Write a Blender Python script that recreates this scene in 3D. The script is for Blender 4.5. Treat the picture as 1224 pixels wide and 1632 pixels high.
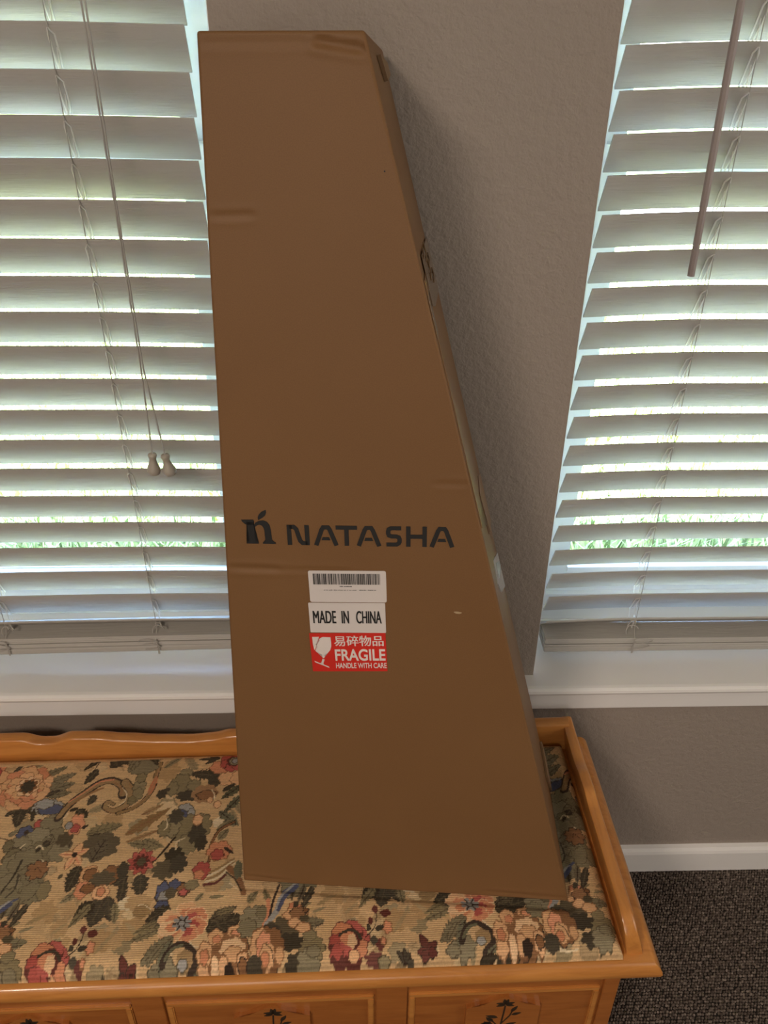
import bpy, bmesh, math, random
import numpy as np
from mathutils import Vector, Matrix, Euler

for o in list(bpy.data.objects):
    bpy.data.objects.remove(o)
SC = bpy.context.scene
COL = SC.collection
R = math.radians
rnd = random.Random(7)

# ------------------------------------------------------------------ camera
cam_d = bpy.data.cameras.new('camera')
cam_d.sensor_fit = 'AUTO'
cam_d.sensor_width = 36.0
cam_d.lens = 1300.0 / 1632.0 * 36.0
cam_d.clip_start = 0.02
cam = bpy.data.objects.new('camera', cam_d)
COL.objects.link(cam)
yaw, pitch, roll = -0.02646, 0.55408, 0.00566
fwd = Vector((-math.sin(yaw) * math.cos(pitch), math.cos(yaw) * math.cos(pitch), -math.sin(pitch)))
rgt = Vector((math.cos(yaw), math.sin(yaw), 0))
upv = rgt.cross(fwd)
r2 = math.cos(roll) * rgt + math.sin(roll) * upv
u2 = -math.sin(roll) * rgt + math.cos(roll) * upv
cm = Matrix((r2, u2, -fwd)).transposed().to_4x4()
cm.translation = Vector((0, -1.0, 1.45188))
cam.matrix_world = cm
SC.camera = cam

# ------------------------------------------------------------------ sky, sun, lamps, exposure
SC.view_settings.view_transform = 'Standard'
SC.view_settings.look = 'None'
SC.view_settings.gamma = 1.0
SC.view_settings.use_curve_mapping = False
SC.view_settings.exposure = 0.0
SC.cycles.use_denoising = True
SC.cycles.max_bounces = 10
SC.cycles.transparent_max_bounces = 16
SC.cycles.caustics_reflective = False
SC.cycles.caustics_refractive = False

world = bpy.data.worlds.new('sky')
SC.world = world
world.use_nodes = True
wn = world.node_tree.nodes
wl = world.node_tree.links
wn.clear()
sky = wn.new('ShaderNodeTexSky')
sky.sky_type = 'NISHITA'
sky.sun_disc = False
sky.sun_elevation = R(62)
sky.sun_rotation = R(150)
sky.air_density = 1.0
sky.dust_density = 1.2
bg = wn.new('ShaderNodeBackground')
bg.inputs['Strength'].default_value = 6.5
wo = wn.new('ShaderNodeOutputWorld')
wl.new(sky.outputs[0], bg.inputs[0])
wl.new(bg.outputs[0], wo.inputs[0])

sun_d = bpy.data.lights.new('sun', 'SUN')
sun_d.energy = 150.0
sun_d.color = (1.0, 0.95, 0.86)
sun_d.angle = R(0.6)
sun = bpy.data.objects.new('sun', sun_d)
COL.objects.link(sun)
sun.rotation_euler = Vector((0.30, 0.36, -0.94)).normalized().to_track_quat('-Z', 'Y').to_euler()
sun.location = (-3, -3, 8)

lamp_d = bpy.data.lights.new('ceiling_lamp', 'AREA')
lamp_d.shape = 'DISK'
lamp_d.size = 0.5
lamp_d.energy = 38.0
lamp_d.color = (1.0, 0.84, 0.70)
lamp = bpy.data.objects.new('ceiling_lamp', lamp_d)
COL.objects.link(lamp)
lamp.location = (-0.9, -2.15, 2.38)
lamp.rotation_euler = (0, 0, 0)

# added fill from the right; no window is built in that wall
side_fill_d = bpy.data.lights.new('side_fill_light', 'AREA')
side_fill_d.shape = 'RECTANGLE'
side_fill_d.size = 1.5
side_fill_d.size_y = 1.3
side_fill_d.energy = 15.0
side_fill_d.color = (1.0, 0.93, 0.84)
side_fill = bpy.data.objects.new('side_fill_light', side_fill_d)
COL.objects.link(side_fill)
side_fill.location = (2.05, -1.3, 1.4)
side_fill.rotation_euler = (R(90), 0, R(90))

# added soft fill from behind the camera, no window built there
rear_d = bpy.data.lights.new('rear_fill_light', 'AREA')
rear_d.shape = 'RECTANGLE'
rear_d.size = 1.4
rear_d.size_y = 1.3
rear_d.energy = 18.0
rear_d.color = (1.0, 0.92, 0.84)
rear = bpy.data.objects.new('rear_fill_light', rear_d)
COL.objects.link(rear)
rear.location = (-0.3, -3.55, 1.45)
rear.rotation_euler = (R(90), 0, 0)

# ------------------------------------------------------------------ helpers
def srgb(r, g, b):
    f = lambda c: ((c / 255) / 12.92) if c / 255 <= 0.04045 else (((c / 255) + 0.055) / 1.055) ** 2.4
    return (f(r), f(g), f(b), 1.0)

class NT:
    def __init__(s, name):
        s.m = bpy.data.materials.new(name)
        s.m.use_nodes = True
        s.n = s.m.node_tree.nodes
        s.l = s.m.node_tree.links
        s.n.clear()
        s.out = s.n.new('ShaderNodeOutputMaterial')
    def add(s, t, **kw):
        nd = s.n.new(t)
        for k, v in kw.items():
            if k.startswith('i_'):
                nd.inputs[k[2:].replace('_', ' ')].default_value = v
            else:
                setattr(nd, k, v)
        return nd
    def link(s, a, b):
        s.l.new(a, b)
    def bsdf(s, base=(0.5, 0.5, 0.5, 1), rough=0.5, spec=0.4, coat=0.0):
        b = s.n.new('ShaderNodeBsdfPrincipled')
        b.inputs['Base Color'].default_value = tuple(base[:3]) + (1.0,)
        b.inputs['Roughness'].default_value = rough
        b.inputs['Specular IOR Level'].default_value = spec
        b.inputs['Coat Weight'].default_value = coat
        b.inputs['Coat Roughness'].default_value = 0.15
        s.l.new(b.outputs[0], s.out.inputs[0])
        s.b = b
        return b
    def coords(s, scale=(1, 1, 1), kind='Object', rot=(0, 0, 0)):
        tc = s.n.new('ShaderNodeTexCoord')
        mp = s.n.new('ShaderNodeMapping')
        mp.inputs['Scale'].default_value = scale
        mp.inputs['Rotation'].default_value = rot
        s.l.new(tc.outputs[kind], mp.inputs[0])
        return mp.outputs[0]
    def noise(s, vec, scale, detail=3, rough=0.5, dist=0.0):
        n = s.n.new('ShaderNodeTexNoise')
        n.inputs['Scale'].default_value = scale
        n.inputs['Detail'].default_value = detail
        n.inputs['Roughness'].default_value = rough
        n.inputs['Distortion'].default_value = dist
        s.l.new(vec, n.inputs['Vector'])
        return n.outputs[0]
    def ramp(s, fac, *stops):
        r = s.n.new('ShaderNodeValToRGB')
        while len(r.color_ramp.elements) < len(stops):
            r.color_ramp.elements.new(0.5)
        for e, (p, c) in zip(r.color_ramp.elements, stops):
            e.position = p
            e.color = tuple(c) if len(c) == 4 else (*c, 1)
        s.l.new(fac, r.inputs[0])
        return r.outputs[0]
    def bump(s, h, strength, dist):
        b = s.n.new('ShaderNodeBump')
        b.inputs['Strength'].default_value = strength
        b.inputs['Distance'].default_value = dist
        s.l.new(h, b.inputs['Height'])
        s.l.new(b.outputs[0], s.b.inputs['Normal'])
        return b
    def base(s, sock):
        s.l.new(sock, s.b.inputs['Base Color'])

def plain(name, col, rough=0.5, spec=0.4, var=0.06, vscale=8.0):
    t = NT(name)
    t.bsdf(col, rough, spec)
    v = t.noise(t.coords(), vscale, 3)
    lo = tuple(c * (1 - var) for c in col[:3]) + (1,)
    hi = tuple(min(1, c * (1 + var)) for c in col[:3]) + (1,)
    t.base(t.ramp(v, (0.3, lo), (0.7, hi + (1,) if len(hi) == 3 else hi)))
    return t.m

def obj(name, data, mat=None, parent=None):
    if isinstance(data, bmesh.types.BMesh):
        me = bpy.data.meshes.new(name)
        data.to_mesh(me)
        data.free()
    else:
        me = data
    if mat is not None and len(me.materials) == 0:
        me.materials.append(mat)
    o = bpy.data.objects.new(name, me)
    COL.objects.link(o)
    if parent is not None:
        o.parent = parent
    return o

def tag(o, label=None, cat=None, group=None, kind=None):
    if label: o['label'] = label
    if cat: o['category'] = cat
    if group: o['group'] = group
    if kind: o['kind'] = kind
    return o

def thing(name, label, cat, loc=(0, 0, 0), rotz=0.0, group=None):
    o = bpy.data.objects.new(name, None)
    COL.objects.link(o)
    o.empty_display_size = 0.05
    o.location = loc
    o.rotation_euler = (0, 0, rotz)
    return tag(o, label, cat, group)

def bm_box(bm, x0, x1, y0, y1, z0, z1, M=None):
    vs = [bm.verts.new(Vector((x, y, z)) if M is None else M @ Vector((x, y, z)))
          for z in (z0, z1) for y in (y0, y1) for x in (x0, x1)]
    fs = []
    for a, b, c, d in ((0, 2, 3, 1), (4, 5, 7, 6), (0, 1, 5, 4), (2, 6, 7, 3), (0, 4, 6, 2), (1, 3, 7, 5)):
        fs.append(bm.faces.new((vs[a], vs[b], vs[c], vs[d])))
    return fs

def box(x0, x1, y0, y1, z0, z1, bevel=0.0, seg=2, M=None):
    bm = bmesh.new()
    bm_box(bm, x0, x1, y0, y1, z0, z1, M)
    if bevel:
        bmesh.ops.bevel(bm, geom=list(bm.edges), offset=bevel, segments=seg, affect='EDGES', profile=0.5)
    return bm

def smooth(o, ang=40):
    me = o.data
    me.polygons.foreach_set('use_smooth', [True] * len(me.polygons))
    try:
        me.set_sharp_from_angle(angle=R(ang))
    except Exception:
        pass
    return o

def bm_tube(bm, pts, r, n=6, caps=True):
    pts = [Vector(p) for p in pts]
    rs = r if isinstance(r, (list, tuple)) else [r] * len(pts)
    rings = []
    for i, p in enumerate(pts):
        t = (pts[min(i + 1, len(pts) - 1)] - pts[max(i - 1, 0)]).normalized()
        a = t.cross(Vector((0, 1, 0.01)))
        if a.length < 1e-3:
            a = t.cross(Vector((1, 0, 0)))
        a.normalize()
        b = t.cross(a)
        rings.append([bm.verts.new(p + rs[i] * (math.cos(2 * math.pi * k / n) * a + math.sin(2 * math.pi * k / n) * b)) for k in range(n)])
    for i in range(len(rings) - 1):
        for k in range(n):
            bm.faces.new((rings[i][k], rings[i][(k + 1) % n], rings[i + 1][(k + 1) % n], rings[i + 1][k]))
    if caps:
        bm.faces.new(rings[0])
        bm.faces.new(list(reversed(rings[-1])))

def bm_lathe(bm, prof, c, n=16):
    rings = []
    for r, z in prof:
        rings.append([bm.verts.new(Vector(c) + Vector((r * math.cos(2 * math.pi * k / n), r * math.sin(2 * math.pi * k / n), z))) for k in range(n)])
    for i in range(len(rings) - 1):
        for k in range(n):
            bm.faces.new((rings[i][k], rings[i][(k + 1) % n], rings[i + 1][(k + 1) % n], rings[i + 1][k]))
    bm.faces.new(list(reversed(rings[0])))
    bm.faces.new(rings[-1])

def bm_prism(bm, pts, z0, z1, M=None):
    """closed outline pts (x, y) extruded between z0 and z1"""
    f = lambda x, y, z: bm.verts.new(M @ Vector((x, y, z)) if M is not None else Vector((x, y, z)))
    a = [f(x, y, z0) for x, y in pts]
    b = [f(x, y, z1) for x, y in pts]
    n = len(pts)
    fs = [bm.faces.new(list(reversed(a))), bm.faces.new(b)]
    for i in range(n):
        fs.append(bm.faces.new((a[i], a[(i + 1) % n], b[(i + 1) % n], b[i])))
    bmesh.ops.triangulate(bm, faces=fs[:2], ngon_method='EAR_CLIP')

def bm_stroke(bm, pts, w, z0, z1, M):
    """mitred polyline of width w, in the xy plane of M, extruded"""
    P = [Vector(p) for p in pts]
    L, Rr = [], []
    for i, p in enumerate(P):
        d0 = (P[i] - P[i - 1]).normalized() if i > 0 else None
        d1 = (P[i + 1] - P[i]).normalized() if i < len(P) - 1 else None
        if d0 is None: d0 = d1
        if d1 is None: d1 = d0
        n0 = Vector((-d0.y, d0.x)); n1 = Vector((-d1.y, d1.x))
        m = (n0 + n1).normalized()
        k = w / 2 / max(0.35, m.dot(n0))
        L.append(p + m * k); Rr.append(p - m * k)
    for i in range(len(P) - 1):
        q = (L[i], Rr[i], Rr[i + 1], L[i + 1])
        a = [bm.verts.new(M @ Vector((v.x, v.y, z0))) for v in q]
        b = [bm.verts.new(M @ Vector((v.x, v.y, z1))) for v in q]
        bm.faces.new(list(reversed(a))); bm.faces.new(b)
        for j in range(4):
            bm.faces.new((a[j], a[(j + 1) % 4], b[(j + 1) % 4], b[j]))

def text_mesh(name, body, M, width, height, z0, thick, mat, parent, bold=0.0, thicken=0.0):
    """lettering in the default font, fitted to width x height in the xy plane of M"""
    cu = bpy.data.curves.new(name, 'FONT')
    cu.body = body
    cu.size = 1.0
    cu.offset = bold
    to = bpy.data.objects.new(name, cu)
    COL.objects.link(to)
    dg = bpy.context.evaluated_depsgraph_get()
    me = bpy.data.meshes.new_from_object(to.evaluated_get(dg))
    bpy.data.objects.remove(to)
    bm = bmesh.new()
    bm.from_mesh(me)
    bpy.data.meshes.remove(me)
    xs = [v.co.x for v in bm.verts]; ys = [v.co.y for v in bm.verts]
    x0, x1, y0, y1 = min(xs), max(xs), min(ys), max(ys)
    for v in bm.verts:
        v.co = Vector(((v.co.x - x0) / (x1 - x0) * width, (v.co.y - y0) / (y1 - y0) * height, 0))
    ext = bmesh.ops.extrude_face_region(bm, geom=list(bm.faces))
    for e in ext['geom']:
        if isinstance(e, bmesh.types.BMVert):
            e.co.z += thick
    for v in bm.verts:
        v.co.z += z0
    if thicken:
        src = list(bm.verts) + list(bm.edges) + list(bm.faces)
        d = bmesh.ops.duplicate(bm, geom=src)['geom']
        for e in d:
            if isinstance(e, bmesh.types.BMVert):
                e.co.x += thicken
                e.co.z += 0.00005
    for v in bm.verts:
        v.co = M @ v.co
    o = obj(name, bm, mat, parent)
    o.data.polygons.foreach_set('use_smooth', [False] * len(o.data.polygons))
    return o

# ------------------------------------------------------------------ materials
def m_wall():
    t = NT('wall_paint')
    t.bsdf((0.32, 0.275, 0.23, 1), 0.62, 0.3)
    c = t.coords()
    v = t.noise(c, 1.6, 3)
    t.base(t.ramp(v, (0.3, (0.315, 0.265, 0.225)), (0.7, (0.34, 0.288, 0.245))))
    a = t.noise(c, 95, 3, 0.55)
    b = t.noise(c, 330, 2, 0.5)
    mx = t.add('ShaderNodeMath', operation='MULTIPLY_ADD')
    mx.inputs[1].default_value = 0.3
    t.link(b, mx.inputs[0]); t.link(a, mx.inputs[2])
    t.bump(mx.outputs[0], 0.5, 0.005)
    return t.m
def m_white(name, col, rough=0.35, grain=False):
    t = NT(name)
    t.bsdf(col, rough, 0.45)
    c = t.coords()
    v = t.noise(c, 5, 3)
    t.base(t.ramp(v, (0.3, tuple(k * 0.96 for k in col[:3])), (0.7, tuple(col[:3]))))
    if grain:
        g = t.noise(t.coords((2.2, 30, 60)), 9.0, 4, 0.6, 0.6)
        t.bump(g, 0.5, 0.0016)
    return t.m
def m_wood(name, c0, c1, c2, rough=0.28, scale=(3, 26, 26)):
    t = NT(name)
    t.bsdf(c1, rough, 0.5, 0.35)
    g = t.noise(t.coords(scale), 3.2, 6, 0.6, 0.7)
    t.base(t.ramp(g, (0.28, c0), (0.5, c1), (0.74, c2)))
    f = t.noise(t.coords((scale[0] * 4, scale[1] * 6, scale[2] * 6)), 4, 3)
    t.bump(f, 0.08, 0.001)
    return t.m
def m_kraft():
    t = NT('kraft_cardboard')
    t.bsdf((0.18, 0.09, 0.036, 1), 0.55, 0.3)
    c = t.coords()
    v = t.noise(c, 3.0, 4, 0.55)
    f = t.noise(t.coords((240, 240, 60)), 4, 2)
    base = t.ramp(v, (0.25, (0.178, 0.088, 0.033)), (0.75, (0.202, 0.102, 0.040)))
    sp = t.ramp(f, (0.35, (0.93, 0.93, 0.93)), (0.65, (1.05, 1.05, 1.05)))
    mx = t.add('ShaderNodeMix', data_type='RGBA', blend_type='MULTIPLY')
    mx.inputs[0].default_value = 1.0
    t.link(base, mx.inputs[6]); t.link(sp, mx.inputs[7])
    t.base(mx.outputs[2])
    w = t.noise(t.coords((3, 3, 90)), 3, 3)
    t.bump(w, 0.12, 0.0012)
    return t.m
def m_carpet():
    t = NT('carpet_loops')
    t.bsdf((0.05, 0.038, 0.03, 1), 0.95, 0.1)
    v = t.noise(t.coords(), 160, 2)
    t.base(t.ramp(v, (0.3, (0.055, 0.042, 0.035)), (0.52, (0.14, 0.11, 0.09)), (0.75, (0.34, 0.28, 0.235))))
    return t.m
def m_fabric():
    t = NT('tapestry_fabric')
    t.bsdf((0.4, 0.3, 0.2, 1), 0.88, 0.15)
    at = t.add('ShaderNodeVertexColor', layer_name='print')
    wv = t.add('ShaderNodeTexWave', wave_type='BANDS', bands_direction='Y')
    wv.inputs['Scale'].default_value = 1.0
    wv.inputs['Distortion'].default_value = 0.6
    wv.inputs['Detail'].default_value = 1.0
    t.link(t.coords((60, 115, 60)), wv.inputs['Vector'])
    th = t.noise(t.coords((120, 900, 120)), 3, 2)
    sh = t.ramp(wv.outputs[1], (0.15, (0.80, 0.80, 0.80)), (0.6, (1.04, 1.04, 1.04)))
    s2 = t.ramp(th, (0.3, (0.86, 0.86, 0.86)), (0.7, (1.1, 1.1, 1.1)))
    mx = t.add('ShaderNodeMix', data_type='RGBA', blend_type='MULTIPLY'); mx.inputs[0].default_value = 1
    my = t.add('ShaderNodeMix', data_type='RGBA', blend_type='MULTIPLY'); my.inputs[0].default_value = 1
    t.link(at.outputs[0], mx.inputs[6]); t.link(sh, mx.inputs[7])
    t.link(mx.outputs[2], my.inputs[6]); t.link(s2, my.inputs[7])
    t.base(my.outputs[2])
    t.bump(wv.outputs[1], 0.35, 0.0008)
    return t.m
def m_glass(name='window_glass', fac=0.9):
    t = NT(name)
    tr = t.add('ShaderNodeBsdfTransparent')
    gl = t.add('ShaderNodeBsdfGlossy')
    gl.inputs['Roughness'].default_value = 0.02
    fr = t.add('ShaderNodeFresnel'); fr.inputs[0].default_value = 1.45
    dirt = t.noise(t.coords(), 30, 3)
    tr_c = t.ramp(dirt, (0.3, (0.93, 0.95, 0.94)), (0.7, (0.98, 0.99, 0.98)))
    t.link(tr_c, tr.inputs[0])
    mx = t.add('ShaderNodeMixShader')
    t.link(fr.outputs[0], mx.inputs[0]); t.link(tr.outputs[0], mx.inputs[1]); t.link(gl.outputs[0], mx.inputs[2])
    t.link(mx.outputs[0], t.out.inputs[0])
    return t.m
def m_tape():
    t = NT('clear_packing_tape')
    t.bsdf((0.20, 0.12, 0.055, 1), 0.12, 0.6)
    g = t.noise(t.coords((40, 40, 8)), 6, 3, 0.6, 1.0)
    t.base(t.ramp(g, (0.3, (0.15, 0.09, 0.045)), (0.7, (0.23, 0.14, 0.065))))
    t.bump(g, 0.5, 0.002)
    return t.m
def m_grass(name, a, b, c):
    t = NT(name)
    t.bsdf(b, 0.6, 0.3)
    v = t.noise(t.coords(), 9, 5, 0.7)
    t.base(t.ramp(v, (0.3, a), (0.5, b), (0.72, c)))
    return t.m
def m_leaves(name, a, b):
    t = NT(name)
    b_ = t.bsdf(a, 0.55, 0.3)
    v = t.noise(t.coords(), 3, 4)
    t.base(t.ramp(v, (0.3, a), (0.7, b)))
    return t.m

MW = m_wall()
M_TRIM = m_white('white_trim_paint', (0.85, 0.83, 0.81, 1), 0.28)
M_VINYL = m_white('white_window_vinyl', (0.8, 0.81, 0.82, 1), 0.3)
M_SLAT = m_white('white_faux_wood_slat', (0.47, 0.45, 0.415, 1), 0.42, True)
M_CORD = plain('white_blind_cord', (0.72, 0.70, 0.66, 1), 0.7)
M_CORDG = plain('grey_blind_cord', (0.42, 0.40, 0.37, 1), 0.7)
M_WAND = plain('beige_plastic_wand', (0.30, 0.25, 0.235, 1), 0.4)
M_KNOB = plain('cream_plastic_tassel', (0.44, 0.40, 0.34, 1), 0.35)
M_KRAFT = m_kraft()
M_KRAFT_FLAP = plain('kraft_flap_tone', (0.22, 0.13, 0.065, 1), 0.75)  # separate tone standing in for shade on the flap ends; tuck tab shares it
M_TAPE = m_tape()
M_INK = plain('black_print_ink', (0.016, 0.015, 0.014, 1), 0.55)
M_INKG = plain('grey_thermal_print', (0.06, 0.055, 0.052, 1), 0.6)
M_PAPER = plain('white_label_paper', (0.66, 0.60, 0.57, 1), 0.5, 0.35, 0.02)
M_RED = plain('red_label_ink', (0.60, 0.028, 0.018, 1), 0.42, 0.4, 0.05)
M_WHITEINK = plain('white_sticker_ink', (0.74, 0.66, 0.62, 1), 0.45)
M_POUCH = plain('glossy_white_pouch', (0.68, 0.70, 0.70, 1), 0.15, 0.6)
M_POUCHB = plain('blue_grey_slip', (0.38, 0.44, 0.48, 1), 0.3)
M_OAK = m_wood('honey_maple_wood', (0.42, 0.160, 0.036), (0.53, 0.215, 0.050), (0.60, 0.262, 0.066))
M_OAKY = m_wood('honey_maple_wood_side', (0.42, 0.160, 0.036), (0.53, 0.215, 0.050), (0.60, 0.262, 0.066), 0.28, (26, 3, 26))
M_OAKD = m_wood('amber_stained_panel', (0.30, 0.095, 0.020), (0.37, 0.125, 0.028), (0.43, 0.155, 0.036))
M_PAINTLEAF = plain('dark_green_painted_leaf', (0.035, 0.022, 0.012, 1), 0.5)
M_CARPET = m_carpet()
M_CARPETB = plain('carpet_backing', (0.018, 0.014, 0.011, 1), 0.95)
M_CEIL = plain('ceiling_paint', (0.72, 0.69, 0.64, 1), 0.8)
M_FAB = m_fabric()
M_GLASS = m_glass()
M_LAWN = m_grass('lawn_soil_grass', (0.10, 0.15, 0.045, 1), (0.17, 0.25, 0.07, 1), (0.30, 0.33, 0.13, 1))
M_BLADE = m_grass('grass_blades', (0.14, 0.20, 0.075, 1), (0.25, 0.32, 0.13, 1), (0.42, 0.44, 0.26, 1))
M_DRIVE = plain('grey_concrete_drive', (0.32, 0.31, 0.30, 1), 0.9, 0.2, 0.15, 3)
M_LEAF1 = m_leaves('shrub_leaves', (0.06, 0.14, 0.03, 1), (0.16, 0.27, 0.07, 1))
M_BARK = plain('grey_brown_bark', (0.14, 0.10, 0.07, 1), 0.9, 0.1, 0.3, 20)
M_STUCCO = plain('exterior_stucco', (0.6, 0.58, 0.54, 1), 0.9)
M_DIRTY = m_white('weathered_sash_rail', (0.62, 0.68, 0.74, 1), 0.45)

# ------------------------------------------------------------------ room shell
XL0, XL1 = -1.14, -0.1603          # left window opening
XR0, XR1 = 0.2746, 1.254           # right window opening
ZS, ZT = 0.499, 2.06               # opening bottom (underside of the stool) and head
RX0, RX1, RY0, RZ = -2.3, 2.1, -3.6, 2.42
def struct(name, bm, m, parent=None, label=None):
    o = obj(name, bm, m, parent)
    if parent is None:
        o['kind'] = 'structure'
    if label: o['label'] = label
    return o
bm = bmesh.new()
T = 0.22
for x0, x1, z0, z1 in ((RX0, XL0, -0.02, RZ), (XL1, XR0, -0.02, RZ), (XR1, RX1, -0.02, RZ),
                       (XL0, XL1, -0.02, ZS), (XR0, XR1, -0.02, ZS), (XL0, XL1, ZT, RZ), (XR0, XR1, ZT, RZ)):
    bm_box(bm, x0, x1, 0, T, z0, z1)
bmesh.ops.remove_doubles(bm, verts=bm.verts, dist=1e-5)
struct('wall_back', bm, MW, None, 'taupe orange-peel wall between and below the two windows')
struct('wall_left', box(RX0 - 0.1, RX0, RY0, T, -0.02, RZ), MW)
struct('wall_right', box(RX1, RX1 + 0.1, RY0, T, -0.02, RZ), MW)
struct('wall_front', box(RX0 - 0.1, RX1 + 0.1, RY0 - 0.1, RY0, -0.02, RZ), MW)
struct('ceiling', box(RX0 - 0.1, RX1 + 0.1, RY0 - 0.1, 0.42, RZ, RZ + 0.12), M_CEIL)
struct('floor', box(RX0 - 0.1, RX1 + 0.1, RY0 - 0.1, 0.0, -0.06, -0.003), M_CARPETB, None, 'dark brown carpeted floor')

# loop pile carpet: rows of small wool loops
def carpet():
    r = np.random.default_rng(3)
    p = 0.0052
    xs = np.arange(-1.3, 1.25, p); ys = np.arange(-1.25, -0.012, p)
    keep = []
    X, Y = np.meshgrid(xs, ys)
    X = X + (np.arange(len(ys)) % 2)[:, None] * p * 0.5
    X = X.ravel() + r.normal(0, p * 0.12, X.size); Y = Y.ravel() + r.normal(0, p * 0.10, Y.size)
    k = (X > 0.2) & (X < 1.0) & ~((X < 0.372) & (Y > -0.435))
    X, Y = X[k], Y[k]
    n = len(X)
    a = np.arange(5) * 2 * np.pi / 5
    rot = r.uniform(0, 6.28, n)[:, None]
    rx = r.uniform(0.40, 0.62, n)[:, None] * p; h = r.uniform(0.0028, 0.0050, n)
    V = np.zeros((n, 11, 3))
    V[:, :5, 0] = X[:, None] + rx * np.cos(a + rot); V[:, :5, 1] = Y[:, None] + rx * np.sin(a + rot); V[:, :5, 2] = -0.003
    V[:, 5:10, 0] = X[:, None] + .72 * rx * np.cos(a + rot + .3); V[:, 5:10, 1] = Y[:, None] + .72 * rx * np.sin(a + rot + .3); V[:, 5:10, 2] = -0.003 + (h * .78)[:, None]
    V[:, 10, 0] = X; V[:, 10, 1] = Y; V[:, 10, 2] = -0.003 + h
    F = []
    for i in range(5):
        j = (i + 1) % 5
        F += [(i, j, 5 + j), (i, 5 + j, 5 + i), (5 + i, 5 + j, 10)]
    F = (np.array(F)[None] + (np.arange(n) * 11)[:, None, None]).reshape(-1, 3)
    V = V.reshape(-1, 3)
    me = bpy.data.meshes.new('carpet_pile')
    me.vertices.add(len(V)); me.vertices.foreach_set('co', V.ravel().astype(np.float32))
    me.loops.add(F.size); me.loops.foreach_set('vertex_index', F.ravel().astype(np.int32))
    me.polygons.add(len(F)); me.polygons.foreach_set('loop_start', np.arange(0, F.size, 3, dtype=np.int32))
    me.update(); me.validate()
    me.polygons.foreach_set('use_smooth', [True] * len(F))
    return me
o = obj('carpet', carpet(), M_CARPET)
tag(o, 'dark brown loop pile carpet beside the bench', 'carpet', None, 'stuff')

# baseboards
def baseboard(name, M=None, L0=RX0, L1=RX1):
    bm = bmesh.new()
    prof = [(0, 0), (-0.014, 0), (-0.014, 0.052), (-0.012, 0.058), (-0.008, 0.0635), (0, 0.065)]
    a = [bm.verts.new((L0, y, z)) for y, z in prof]; b = [bm.verts.new((L1, y, z)) for y, z in prof]
    bm.faces.new(a); bm.faces.new(list(reversed(b)))
    for i in range(len(prof)):
        bm.faces.new((a[i], b[i], b[(i + 1) % len(prof)], a[(i + 1) % len(prof)]))
    bmesh.ops.recalc_face_normals(bm, faces=bm.faces)
    struct(name, bm, M_TRIM, None, 'low white baseboard along the wall under the windows')
baseboard('baseboard_back')

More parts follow.
